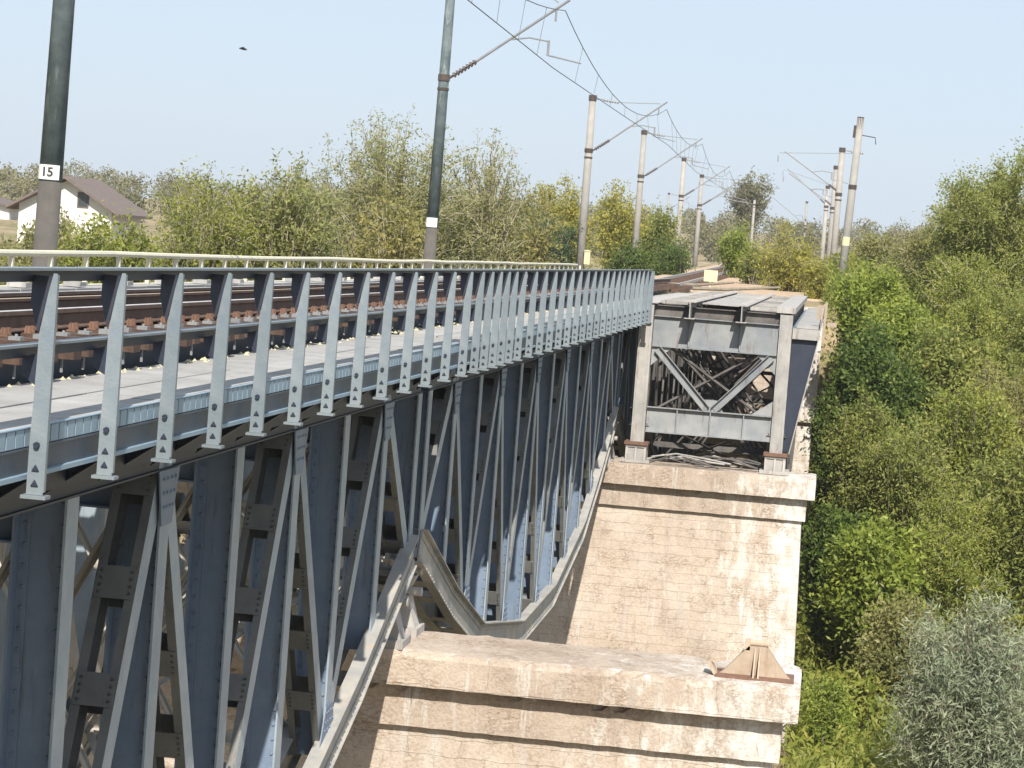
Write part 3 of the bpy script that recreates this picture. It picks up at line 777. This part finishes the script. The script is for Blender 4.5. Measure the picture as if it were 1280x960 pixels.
# ------------------------------------------------------------------ catenary masts
def mast(label, x, y, ztop, dark=False, lean=0.0, arm=True, stay=True, plate=None, armz=4.55, tip=(3.35, 6.95), rot=0.0, group='overhead line masts'):
    zb = min(float(ground_z(x, y)) - .3, -1.9) if y > 90 else -6.2
    t = thing('catenary_mast', label, 'overhead line mast', (x, y, zb), rot, group)
    H = ztop - zb
    t.rotation_euler = (0, lean, rot)
    r = lambda z: .205 - .075 * (z - zb) / 13.0
    if dark:
        zs = plate[0] - plate[1] - .02
        m = MB(); m.tube([(0, 0, 0), (0, 0, zs - zb)], [r(zb), r(zs)], 14); m.build('pole_foot', M['pole_base'], t, True)
        m = MB(); m.tube([(0, 0, zs - zb), (0, 0, H)], [r(zs) + .004, r(ztop) + .004], 14); m.build('pole', M['pole_dark'], t, True)
    else:
        m = MB(); m.tube([(0, 0, 0), (0, 0, H)], [r(zb), r(ztop)], 14); m.build('pole', M['pole_concrete'], t, True)
    h = lambda z: z - zb
    if arm:
        az = h(armz); tx, tz = tip[0], h(tip[1])
        m = MB(); m.tube([(0, 0, az - .09), (0, 0, az + .09)], r(armz) + .03, 14); m.build('clamp', M['insul'], t)
        m = MB(); m.tube([(0, 0, az - .35), (0, 0, az - .28)], r(armz) + .025, 14); m.build('clamp', M['insul'], t)
        d = Vector((tx, 0, tz - az)); u = d.normalized()
        m = MB(); P0 = Vector((r(armz), 0, az))
        for k in range(7): m.tube([P0 + u * (.15 + k * .11), P0 + u * (.22 + k * .11)], [.085, .06], 8)
        m.tube([P0, P0 + u * .95], .035, 8); m.build('insulator', M['insul'], t)
        m = MB(); m.tube([P0 + u * .9, Vector((tx, 0, tz))], .038, 8)
        m.tube([Vector((tx - .35, 0, tz - .25)), Vector((tx - .35, 0, tz - .62))], .03, 6)
        # steady arm and its drop bracket
        q = P0 + u * 2.05
        m.tube([q, (q.x + .5, 0, q.z + .09), (q.x + 1.05, 0, q.z + .02)], .022, 6); m.tube([(q.x + 1.05, 0, q.z + .05), (q.x + 1.05, 0, q.z - .38)], .035, 6)
        m.tube([(q.x + 1.05, 0, q.z - .36), (q.x + 2.0, 0, q.z - .52)], .022, 6)
        m.build('arm', M['galv'], t)
        if stay:
            m = MB(); m.tube([(r(ztop), 0, H - .12), (r(ztop) + .35, 0, H - .14)], .03, 6)
            for k in range(6): m.tube([(r(ztop) + .35 + k * .12, 0, H - .15 - .012 * k), (r(ztop) + .43 + k * .12, 0, H - .158 - .012 * k)], [.075, .055], 8)
            m.tube([(r(ztop) + 1.05, 0, H - .22), (tx - .3, 0, tz - .1)], .017, 6)
            m.build('stay_rod', M['galv'], t)
        m = MB(); m.tube([(0, 0, H - .22), (0, 0, H + .03)], r(ztop) + .03, 12); m.build('cap', M['insul'], t)
    if plate:
        z = h(plate[0]); s = plate[1]; rr = r(plate[0]) + .012
        m = MB(); n_ = 7
        pr = [(rr * math.sin(a), -rr * math.cos(a)) for a in np.linspace(-1.05, 1.05, n_)]
        m.prism(pr + [(p[0] * .96, p[1] * .96) for p in pr[::-1]], 'z', z - s, z + s)
        pl = m.build('number_plate', M['white'], t)
        if plate[2]:
            cu = bpy.data.curves.new('digits', 'FONT'); cu.body = plate[2]; cu.size = s * 1.7; cu.align_x = 'CENTER'; cu.align_y = 'CENTER'; cu.extrude = .004; cu.offset = .004
            tmp = bpy.data.objects.new('tmp', cu); COL.objects.link(tmp)
            dg = bpy.context.evaluated_depsgraph_get(); me = bpy.data.meshes.new_from_object(tmp.evaluated_get(dg)); bpy.data.objects.remove(tmp)
            me.materials.append(M['black'])
            for v_ in me.vertices:                      # wrap the digits round the plate
                a = v_.co.x / rr; px, pz, dd = v_.co.x, v_.co.y, v_.co.z
                v_.co = (math.sin(a) * (rr + .004 + dd), -math.cos(a) * (rr + .004 + dd), pz + z)
            o = bpy.data.objects.new('digits', me); COL.objects.link(o); o.parent = pl
    return t
mast('dark green-grey mast with white number plate reading 15 before the house', -11.25, 33.3, 8.2, True, .012, plate=(.56, .105, '15'))
mast('dark mottled mast with blank white plate standing behind the long railing', -11.25, 66.6, 8.2, True, .008, plate=(.50, .13, ''))
m3 = mast('pale concrete mast rising just past the end of the cream pipe railing', -11.25, 107.8, 7.0)
mast('pale concrete mast with arm, second beyond the bridge in the left row', -11.25, 137.5, 7.15)
mast('slim grey mast, third beyond the bridge in the left row', -11.25, 174.6, 7.3)
mast('slim grey mast, fourth beyond the bridge in the left row', -11.25, 199.0, 7.05)
mast('faint small mast between the third and fourth left row masts', -14.9, 262, 8.4, armz=5.9, tip=(3.3, 8.0))
mast('tiny far mast rising above the dark scrub in the left row', -24.0, 345, 9.3, arm=True, armz=7.0, tip=(3.0, 9.0))
# right row, arms pointing left over the old track
mast('tall pale leaning mast on the right among the bright green bushes', .40, 109.2, 6.9, lean=.036, arm=False)
mast('pale mast partly hidden behind the tall leaning mast on the right', .02, 137, 6.9, armz=4.3, tip=(-3.2, 6.5))
mast('slimmer mast in the right row, third behind the tall leaning mast', -.3, 168, 7.2, armz=4.3, tip=(-3.2, 6.5), stay=False)
mast('small right row mast with long arm reaching left over the old track', -.9, 200, 6.9, armz=5.2, tip=(-3.4, 8.1))
mast('small pale mast with arm in front of the hill, left of the yellow bush', -10.2, 300, 8.2, armz=7.4, tip=(-3.0, 7.8), stay=False)
mast('small pale mast with slanting arm in front of the hill, above the yellow bush', -4.0, 320, 8.8, armz=5.6, tip=(-4.5, 9.0), stay=False)
# fittings on the tall leaning mast
for o in [o for o in bpy.data.objects if o.get('label', '').startswith('tall pale leaning')]:
    zz = 6.9 - o.location.z
    m = MB(); m.tube([(0, 0, zz - .5), (0, 0, zz + .05)], .155, 12); m.box(-.26, -.14, -.08, .08, zz - .9, zz - .35); m.tube([(.1, 0, zz - .75), (.75, 0, zz - .8), (.8, 0, zz - 1.1)], .022, 6)
    m.tube([(0, 0, zz - 3.2), (0, 0, zz - 3.0)], .19, 12); m.build('fitting', M['insul'], o)
    m = MB(); m.prism([(.20 * math.sin(a), -.20 * math.cos(a)) for a in np.linspace(-1, 1, 7)] + [(.18 * math.sin(a), -.18 * math.cos(a)) for a in np.linspace(1, -1, 7)], 'z', zz - 5.75, zz - 5.35); m.build('number_plate', M['sign_yellow'], o)
# small cabinet on the third mast
m = MB(); m.box(.19, .45, -.30, -.05, 1.15, 1.72); m.prism([(.16, 1.722), (.48, 1.722), (.48, 1.75), (.32, 1.80), (.16, 1.75)], 'y', -.33, -.02); o = m.build('cabinet', M['sign_yellow'], m3); o.location = (0, 0, -1.6 - m3.location.z - 0.1)

# overhead line
ol = thing('overhead_line', 'overhead contact wire hung from the messenger wire by thin droppers', 'overhead wires', (-7.9, 0, 0))
ys = [2.0, 33.3, 66.6, 107.8, 137.5, 174.6, 199.0, 262.0]
m = MB(); mc = MB()
drops = []
for k, (a, b) in enumerate(zip(ys, ys[1:])):
    n_ = 16; sag = 1.25 * ((b - a) / 41) ** 2; P = []
    sx0, sx1 = (.22 if k % 2 else -.22), (-.22 if k % 2 else .22)
    for i in range(n_ + 1):
        q = i / n_; P.append((0, a + (b - a) * q, 6.62 - 4 * sag * q * (1 - q)))
    m.tube(P, .013, 5)
    mc.tube([(sx0, a, 5.02), ((sx0 + sx1) / 2, (a + b) / 2, 5.0), (sx1, b, 5.02)], .013, 5)
    for i in range(2, n_, 2): drops.append((P[i], sx0 + (sx1 - sx0) * i / n_))
m.build('messenger_wire', M['wire'], ol); mc.build('contact_wire', M['wire'], ol)
for P, sx in drops:
    m = MB(); m.tube([P, (sx, P[1], 5.01)], .006, 4); m.build('dropper', M['wire'], ol)

# ------------------------------------------------------------------ small things on the far bank
m = MB(); m.box(-.33, .33, -.02, .02, .30, .86); m.box(-.04, .04, .021, .07, 0, .8)
o = m.build('marker_sign', M['sign_yellow']); o.location = (-7.6 + 1.75, 118, float(ground_z(-5.9, 118)) + .1)
tag(o, 'small pale yellow square board beside the track on the sandy embankment', 'sign')
for k, (x, y, l, a) in enumerate([(-4.2, 109, 2.2, .5), (-6.0, 113, 1.6, -.3)]):
    m = MB(); m.tube([(-l, 0, .08), (-.2 * l, .1, .14), (l, 0, .4)], [.09, .08, .05], 7)
    o = m.build('fallen_log', M['bark']); o.location = (x, y, float(ground_z(x, y)) + .14); o.rotation_euler = (0, 0, a)
    tag(o, ('long' if k == 0 else 'shorter') + ' dry pole lying on the sandy embankment past the disused truss', 'log', 'dry poles on the embankment')
# bird
m = MB()
m.tube([(-.16, 0, 0), (-.06, 0, .02), (.07, 0, .02), (.17, 0, .01)], [.015, .05, .055, .015], 7)
m.v += [(-.04, .02, .03), (.06, .02, .03), (-.01, .28, .10), (-.10, .5, .02), (-.04, -.02, .03), (.06, -.02, .03), (-.01, -.28, .10), (-.10, -.5, .02)]
b = len(m.v) - 8; m.f += [(b, b + 1, b + 2), (b, b + 2, b + 3), (b + 4, b + 6, b + 5), (b + 4, b + 7, b + 6)]
o = m.build('bird', M['black']); o.location = (-24.2, 95, 7.1); o.rotation_euler = (.1, .15, .2)
tag(o, 'tiny dark bird gliding in the open sky on the left', 'bird')

# house
def house(name, label, x, y, z0, wd, ln, eave, ridge, rz, win=True):
    t = thing(name, label, 'house', (x, y, z0), rz)
    m = MB(); m.prism([(-wd / 2, 0), (wd / 2, 0), (wd / 2, eave), (0, ridge - .12), (-wd / 2, eave)], 'y', 0, ln); m.build('wall', M['render_wall'], t)
    m = MB(); ov = .7; sl = (ridge - eave) / (wd / 2)
    for q in (-1, 1):
        m.prism([(0, ridge), (q * (wd / 2 + ov), eave - ov * sl), (q * (wd / 2 + ov), eave - ov * sl + .16), (0, ridge + .18)], 'y', -.7, ln + .6)
    m.build('roof', M['roof'], t)
    if win:
        for wx in (1.15,):
            m = MB(); m.box(wx - .38, wx + .38, -.05, .01, eave + .0, eave + 1.0); f = m.build('window', M['roof'], t)
            m = MB(); m.box(wx - .30, wx + .30, -.06, -.051, eave + .08, eave + .92); m.build('pane', M['glass'], f)
    return t
house('gabled_house', 'white gabled house with brown tiled roof behind the bushes', -49.2, 150, -4.5, 6.2, 6.4, 4.9, 6.70, 0)
house('far_house', 'pale distant building just visible at the left picture edge', -94.2, 250, -3, 12, 9, 3.2, 4.3, .0, False)

# ------------------------------------------------------------------ vegetation
def leaves_mesh(rng, C, ln, wd, up=.5, droop=0.0):
    n_ = len(C)
    d = rng.normal(size=(n_, 3)); d[:, 2] -= droop; d /= np.linalg.norm(d, axis=1)[:, None] + 1e-9
    nn = rng.normal(size=(n_, 3)); nn[:, 2] += up + .25; nn[:, 1] -= .75
    s = np.cross(d, nn); s /= np.linalg.norm(s, axis=1)[:, None] + 1e-9
    l = ln * rng.uniform(.6, 1.3, (n_, 1)); w_ = wd * rng.uniform(.6, 1.3, (n_, 1))
    V = np.stack([C, C + d * l * .45 + s * w_ * .5, C + d * l, C + d * l * .45 - s * w_ * .5], 1).reshape(-1, 3)
    return V, np.arange(n_ * 4).reshape(-1, 4)

def np_tubes(paths, r0, r1, n_=4):
    """paths (N,K,3) -> vertices, quads"""
    N_, K, _ = paths.shape
    t = np.gradient(paths, axis=1); t /= np.linalg.norm(t, axis=2, keepdims=True) + 1e-9
    a = np.where(np.abs(t[..., 2:3]) < .9, np.array([0, 0, 1.0]), np.array([1.0, 0, 0]))
    r = a - t * (a * t).sum(2, keepdims=True); r /= np.linalg.norm(r, axis=2, keepdims=True) + 1e-9
    u = np.cross(t, r)
    rad = (np.asarray(r0)[:, None] + (np.asarray(r1) - np.asarray(r0))[:, None] * np.linspace(0, 1, K)[None])[..., None]
    V = np.stack([paths + (r * math.cos(2 * math.pi * j / n_) + u * math.sin(2 * math.pi * j / n_)) * rad for j in range(n_)], 2)
    base = np.arange(N_ * K * n_).reshape(N_, K, n_)
    F = np.stack([base[:, :-1], np.roll(base[:, :-1], -1, 2), np.roll(base[:, 1:], -1, 2), base[:, 1:]], -1).reshape(-1, 4)
    return V.reshape(-1, 3), F

def tree(name, label, x, y, ztop, rx, rz, leaf, n_leaf, ln=.22, wd=.09, seed=1, branches=90, spread=.28, crown_low=None, ry=None, twig=.012, bark='bark', group=None, droop=0., lobes=7, cat='tree', sub=4, stems=1, leafstart=.35, zb=None):
    """a plant whose crown ellipsoid has its top at ztop; trunk from the ground, limbs to every clump"""
    rng = np.random.default_rng(seed)
    if zb is None: zb = float(ground_z(x, y)) - .1
    ry = ry or rx
    cz = ztop - rz - zb                                 # crown centre above base
    t = thing(name, label, cat, (x, y, zb), 0, group)
    # clump directions with an uneven outline
    d = rng.normal(size=(branches, 3)); d /= np.linalg.norm(d, axis=1)[:, None]
    lob = rng.normal(size=(lobes, 3)); lob /= np.linalg.norm(lob, axis=1)[:, None]
    bulge = (.72 if branches < 240 else .84) + (.34 if branches < 240 else .18) * np.max(np.clip(d @ lob.T, 0, 1) ** 4, axis=1)
    rad = rng.uniform(.12, 1, branches) ** .42 * bulge
    tip = np.stack([d[:, 0] * rx, d[:, 1] * ry, d[:, 2] * rz], 1) * rad[:, None]
    tip[:, 2] += cz; tip[:, 2] = np.maximum(tip[:, 2], .25)
    # stems
    sb = rng.normal(size=(branches, 3)) * np.array([.35, .35, 0]) * (stems > 1)
    h0 = np.clip(tip[:, 2] * rng.uniform(.25, .6, branches), .05, None) * (1 if stems == 1 else .15)
    st = np.stack([sb[:, 0], sb[:, 1], h0], 1)
    K = 7; q = np.linspace(0, 1, K)[None, :, None]
    mid = st * .45 + tip * .55; mid[:, 2] = mid[:, 2] * .6 + tip[:, 2] * .42
    mid += rng.normal(size=mid.shape) * .12 * rx
    P = (1 - q) ** 2 * st[:, None] + 2 * q * (1 - q) * mid[:, None] + q ** 2 * tip[:, None]
    P[:, 1:-1] += rng.normal(size=P[:, 1:-1].shape) * .02 * rx
    # twigs off the outer half of each limb
    TW = []
    for k in range(sub):
        i0 = rng.integers(K // 2 - 1, K, branches)
        s0 = P[np.arange(branches), i0]
        dirn = rng.normal(size=(branches, 3)); dirn[:, 2] += .35 - droop; dirn += .8 * d; dirn /= np.linalg.norm(dirn, axis=1)[:, None]
        l = rng.uniform(.18, .42, branches)[:, None] * min(rx, rz) * .9
        e = s0 + dirn * l; e[:, 2] -= droop * l[:, 0] * .6
        mm = (s0 + e) / 2 + rng.normal(size=e.shape) * .06 * l; mm[:, 2] += .12 * l[:, 0]
        TW.append(np.stack([s0, (s0 + mm) / 2 + 0, mm, e], 1))
    TW = np.concatenate(TW)
    TW[..., 2] = np.maximum(TW[..., 2], .1)
    V1, F1 = np_tubes(P, np.full(branches, twig * (2.2 if stems > 1 else 3.2)), np.full(branches, twig * .7))
    V2, F2 = np_tubes(TW, np.full(len(TW), twig), np.full(len(TW), twig * .35), 3)
    Vs, Fs, off = [V1, V2], [F1, F2 + len(V1)], len(V1) + len(V2)
    if stems == 1:
        tr_ = np.array([[[0, 0, 0], [.05 * rx, 0, cz * .35], [-.04 * rx, .03 * rx, cz * .7], [0, 0, cz * 1.25]]], float)
        V3, F3 = np_tubes(tr_, np.array([.03 * (rx + rz) * .9 + .04]), np.array([.03]), 8); Vs.append(V3); Fs.append(F3 + off)
    np_mesh('trunk', np.concatenate(Vs), np.concatenate(Fs), M[bark], t, smooth=True)
    # leaves along the twigs and outer limbs
    nt_ = int(n_leaf * .72); nl = n_leaf - nt_
    a = rng.integers(0, len(TW), nt_); u_ = rng.uniform(0, 1, nt_) * 2.999; i_ = u_.astype(int); f_ = (u_ - i_)[:, None]
    C1 = TW[a, i_] * (1 - f_) + TW[a, i_ + 1] * f_
    a = rng.integers(0, branches, nl); u_ = rng.uniform(leafstart, 1, nl) * (K - 1) * .9999; i_ = u_.astype(int); f_ = (u_ - i_)[:, None]
    C2 = P[a, i_] * (1 - f_) + P[a, i_ + 1] * f_
    C = np.concatenate([C1, C2]); C += rng.normal(size=C.shape) * spread * rng.uniform(.2, 1.1, (len(C), 1))
    C[:, 2] = np.maximum(C[:, 2], .05)
    V, F = leaves_mesh(rng, C, ln, wd, droop=droop)
    np_mesh('crown', V, F, L[leaf], t)
    return t

GL = 'bushes and trees beyond the cream pipe railing'
# left of the bridge
tree('acacia_tree', 'feathery yellow-green tree with wispy top beside the white house', -20.6, 78, 2.35, 2.3, 3.0, 'feather', 26000, .14, .055, 11, 190, .22, group=GL, bark='twig', sub=5)
tree('willow_tree', 'broad pale olive tree, widest of those behind the railing', -17.2, 92, 4.15, 4.7, 4.6, 'pale', 90000, .14, .055, 12, 420, .2, group=GL, bark='twig', twig=.018, sub=5)
tree('bare_tree', 'thin leafed twiggy tree beside the dark mottled mast', -13.7, 94, 5.0, 1.9, 4.4, 'pale', 20000, .14, .05, 13, 190, .16, group=GL, bark='twig', twig=.016, sub=6)
tree('olive_bush', 'olive bush between the feathery tree and the broad pale olive tree', -18.5, 80, 2.35, 2.3, 2.6, 'pale', 26000, .18, .065, 14, 130, .22, group=GL, bark='twig', twig=.014, sub=5)
for k, (x, y, zt_, rx_, rz_, lf, lb) in enumerate([
    (-25.5, 76, -.35, 2.6, 1.6, 'olive', 'low olive bush in front of the white house wall'),
    (-22.8, 74, .25, 1.9, 1.6, 'feather', 'low yellowish bush right of the first dark mast'),
    (-15.6, 84, 1.6, 1.9, 2.4, 'brown', 'brownish thicket below the broad pale olive tree'),
    (-12.4, 96, 1.9, 1.7, 2.6, 'brown', 'brownish thicket at the foot of the twiggy tree'),
    (-15.4, 118, 3.2, 2.6, 2.8, 'brown', 'russet tinged tree right of the twiggy tree'),
    (-14.6, 128, 3.9, 2.2, 2.9, 'yellow', 'yellowish tree just left of the first pale mast'),
    (-29.5, 90, .35, 2.6, 2.4, 'olive', 'olive bush at the left picture edge under the house')]):
    tree('bush', lb, x, y, zt_, rx_, rz_, lf, 16000, .21, .08, 30 + k, 100, .24, group=GL, bark='twig', cat='bush', stems=5, sub=5, twig=.014)
tree('juniper_bush', 'dark green needle bush in front of the yellowish tree', -12.9, 108, 1.9, 1.7, 1.6, 'pine', 9000, .20, .05, 41, 110, .2, group=GL, cat='bush', stems=5)
tree('robinia_tree', 'yellow-green tree between the first and second pale masts', -13.4, 150, 4.9, 2.0, 3.0, 'yellow', 8000, .22, .10, 42, 90, .28, group=GL)
tree('green_tree', 'mid green tree right of the second pale mast', -11.6, 160, 3.6, 1.9, 2.4, 'mid', 7000, .22, .10, 43, 80, .28, group=GL)
tree('scrub_bush', 'dark green scrub at the foot of the second pale mast', -10.6, 128, .9, 1.5, 1.3, 'deep', 6000, .18, .08, 44, 70, .25, group=GL, cat='bush', stems=5)
tree('scrub_bush', 'dark scrub left of the pale yellow board', -9.8, 146, 1.5, 1.6, 1.5, 'deep', 6000, .18, .08, 45, 70, .25, group=GL, cat='bush', stems=5)
# middle, on the old track bed
GMID = 'bushes on the old track bed'
tree('bush', 'bright yellow-green round bush on the track bed beyond the sandy patch', -6.0, 152, 2.75, 1.55, 1.8, 'bright', 7000, .20, .09, 51, 70, .25, group=GMID, cat='bush', stems=5)
tree('bush', 'tall yellow bush with upright shoots above the end of the disused truss', -2.2, 124, 2.3, 1.9, 2.2, 'yellow', 9000, .22, .06, 52, 110, .25, group=GMID, cat='bush', stems=6)
tree('bush', 'darker green bush between the round bush and the yellow bush', -4.3, 135, 1.2, 1.0, 1.3, 'mid', 4000, .20, .08, 53, 60, .22, group=GMID, cat='bush', stems=5)
tree('bush', 'small yellowish bush at the foot of the tall leaning mast', -.4, 112, .9, 1.1, 1.4, 'yellow', 5000, .20, .06, 54, 70, .22, group=GMID, cat='bush', stems=6)
# right bank
GR = 'trees and bushes on the right bank'
tree('sumac_bush', 'bright green large-leaved bush right of the tall leaning mast', 1.75, 99, .55, 1.55, 1.9, 'bright', 25287, 0.216, 0.101, 61, 90, .3, group=GR, cat='bush', stems=5)
tree('bush', 'bright green bush spilling down the bank beside the truss end', 3.2, 96, -.9, 1.8, 1.8, 'bright', 25287, 0.209, 0.094, 62, 90, .3, group=GR, cat='bush', stems=5)
tree('oak_tree', 'deep green tree close to the right end of the disused truss', 1.95, 88, -2.2, 2.0, 2.3, 'deep', 35700, 0.194, 0.094, 63, 110, .3, group=GR)
tree('oak_tree', 'mid green tree right of the deep green tree on the bank', 4.3, 90, -1.7, 2.2, 2.4, 'mid', 35700, 0.194, 0.094, 64, 110, .3, group=GR)
tree('willow_tree', 'large olive green tree filling the upper right corner', 7.0, 112, 6.5, 3.6, 4.8, 'mid', 101150, 0.180, 0.065, 65, 190, .28, group=GR, bark='twig', twig=.018, sub=5)
tree('willow_tree', 'grey olive tree with bare arching twigs right of the tall leaning mast', 4.1, 118, 3.4, 2.2, 3.4, 'olive', 35700, 0.158, 0.058, 66, 140, .25, group=GR, bark='twig', twig=.018, sub=5)
tree('thorn_tree', 'yellowish olive thicket under the large upper right tree', 6.0, 103, 1.4, 2.4, 2.6, 'feather', 41650, 0.158, 0.058, 67, 130, .25, group=GR, bark='twig', twig=.016, stems=5, sub=5)
tree('thorn_tree', 'russet tinged bush at the right picture edge above the grey willow', 6.4, 86, -2.6, 2.2, 2.6, 'brown', 38675, 0.151, 0.058, 68, 120, .25, group=GR, bark='twig', twig=.014, stems=5, sub=5)
tree('ash_tree', 'bright sunlit green tree beside the tall masonry pier', 2.0, 74, -6.7, 1.65, 2.7, 'bright', 35700, 0.216, 0.094, 69, 110, .28, group=GR)
tree('ash_tree', 'deep green tree pressed against the right edge of the tall pier', .95, 77, -6.6, 1.3, 3.0, 'deep', 26775, 0.194, 0.079, 70, 90, .28, group=GR)
tree('bush', 'mid green bush on the bank above the bright sunlit tree', 3.0, 80, -4.6, 1.9, 1.6, 'mid', 26775, 0.151, 0.058, 71, 90, .25, group=GR, cat='bush', stems=5, bark='twig')
tree('bush', 'yellowish olive bush between the bright sunlit tree and grey willow', 4.3, 76, -6.4, 1.8, 2.2, 'feather', 29750, 0.151, 0.050, 72, 100, .25, group=GR, cat='bush', stems=5, bark='twig')
tree('willow_bush', 'grey-green willow with narrow leaves in the lower right corner', 4.15, 57, -7.35, 2.0, 2.6, 'willow', 52000, .22, .04, 73, 300, .26, group=GR, cat='bush', stems=6, sub=6, droop=.3)
tree('bush', 'low yellow-green weed clump at the foot of the near pier edge', .9, 66, -11.1, .7, 1.1, 'bright', 8925, 0.158, 0.050, 74, 50, .2, group=GR, cat='bush', stems=5)
for k, (x, y, zt_, rx_, rz_, lf, lb) in enumerate([
    (8.8, 98, .6, 2.6, 3.2, 'mid', 'dense green tree at the right picture edge under the corner tree'),
    (8.6, 120, 4.6, 2.6, 4.0, 'olive', 'pale olive tree behind the large upper right tree'),
    (6.6, 79, -5.0, 2.0, 2.4, 'mid', 'green bush at the right picture edge just above the grey willow'),
    (.9, 95, -3.6, 1.1, 2.4, 'deep', 'dark bush behind the truss end bracket'),
    (2.2, 128, 2.6, 1.8, 2.6, 'olive', 'olive bush seen behind the tall leaning mast')]):
    tree('bush', lb, x, y, zt_, rx_, rz_, lf, 32000, .18, .07, 80 + k, 110, .27, group=GR, cat='bush', stems=4, sub=5)

for k, (x, y, zt_, rx_, rz_, lf, lb) in enumerate([
    (1.5, 84, -4.2, 1.3, 1.7, 'mid', 'mid green bush low beside the disused truss, above the tall pier cap'),
    (5.2, 83, -3.2, 1.7, 2.0, 'feather', 'yellow-green bush halfway up the right bank'),
    (2.9, 70, -8.9, 1.4, 1.8, 'olive', 'olive bush behind the grey willow, right of the bright sunlit tree'),
    (5.6, 97, -.5, 1.9, 2.2, 'feather', 'yellow-green bush right of the bright green bush spilling down'),
    (7.6, 88, -2.2, 1.8, 2.2, 'mid', 'green bush at the right picture edge beside the russet bush')]):
    tree('bush', lb, x, y, zt_, rx_, rz_, lf, 26000, .17, .065, 180 + k, 110, .27, group=GR, cat='bush', stems=4, sub=5)

# ground cover on the banks
rng = np.random.default_rng(7)
def scatter(n_, x0, x1, y0, y1):
    x = rng.uniform(x0, x1, n_); y = rng.uniform(y0, y1, n_); return x, y
for n_, box, hgt, lf, ln_, th_ in ((170000, (-.2, 16, 56, 128), 1.9, 'feather', .30, -.15), (120000, (-.2, 16, 60, 128), 2.2, 'mid', .27, .25), (40000, (-.2, 16, 56, 120), 1.2, 'feather', .30, .35), (60000, (-34, -12, 50, 130), 1.0, 'olive', .3, -.1)):
    x, y = scatter(n_, *box); o1, o2 = rng.uniform(0, 40, 2)
    dens = hash_noise(x * 2.1 + o1, y * 1.7 + o2)
    k = dens > th_ + rng.normal(size=n_) * .2; x, y, dens = x[k], y[k], dens[k]
    z = ground_z(x, y) + rng.uniform(0, 1, len(x)) ** .8 * hgt * np.clip(.35 + dens - th_, .15, 1.2)
    V, F = leaves_mesh(rng, np.stack([x, y, z], 1), ln_, .085, .4)
    o = np_mesh('undergrowth', V, F, L[lf]); o['kind'] = 'stuff'
x, y = scatter(70000, -45, 14, 45, 125); k = (np.abs(x + 5.2) > 6.3) | (y < 101); x, y = x[k], y[k]
z = ground_z(x, y) - .02
b_ = np.stack([x, y, z], 1); n_ = len(x); a = rng.uniform(0, 6.28, n_); h = rng.uniform(.15, .55, n_); lean = rng.normal(size=(n_, 2)) * .15
s = np.stack([np.cos(a), np.sin(a), a * 0], 1) * .03
tipv = b_ + np.stack([lean[:, 0], lean[:, 1], h], 1)
V = np.stack([b_ - s, b_ + s, tipv], 1).reshape(-1, 3)
o = np_mesh('grass', V, np.arange(n_ * 3).reshape(-1, 3), L['dry']); o['kind'] = 'stuff'
# far wooded hill seen as one mass
rng = np.random.default_rng(17)
C = []
for k in range(260):
    y = rng.uniform(230, 520); x = rng.uniform(-.36, .14) * y; r_ = rng.uniform(1.6, 3.2)
    if abs(x + 5.2) < 8 and y < 300: continue
    z = float(ground_z(x, y)) + r_ * .8
    p = rng.normal(size=(620, 3)); p /= np.linalg.norm(p, axis=1)[:, None]; p *= (rng.uniform(.3, 1, (620, 1)) ** .5) * r_ * np.array([1, 1, 1.15])
    C.append(p + np.array([x, y, z]))
V, F = leaves_mesh(rng, np.concatenate(C), .5, .24, .4)
o = np_mesh('far_wood', V, F, L['far']); o['kind'] = 'stuff'
tree('tall_tree', 'hazy round tree standing above the far hill left of the right masts', -12.0, 330, 12.3, 3.8, 3.4, 'far', 9000, .4, .18, 91, 110, .4)

# thin autumn haze
m, n, b = new_mat('haze_air'); n.nodes.remove(b)
pv = node(n, 'ShaderNodeVolumePrincipled'); pv.inputs['Color'].default_value = (.93, .96, 1, 1); pv.inputs['Density'].default_value = .00022; pv.inputs['Anisotropy'].default_value = .2
n.links.new(pv.outputs[0], n.nodes['Material Output'].inputs['Volume'])
mb = MB(); mb.box(-700, 500, -60, 900, -22, 30)
mb.build('haze', m, kind='stuff')
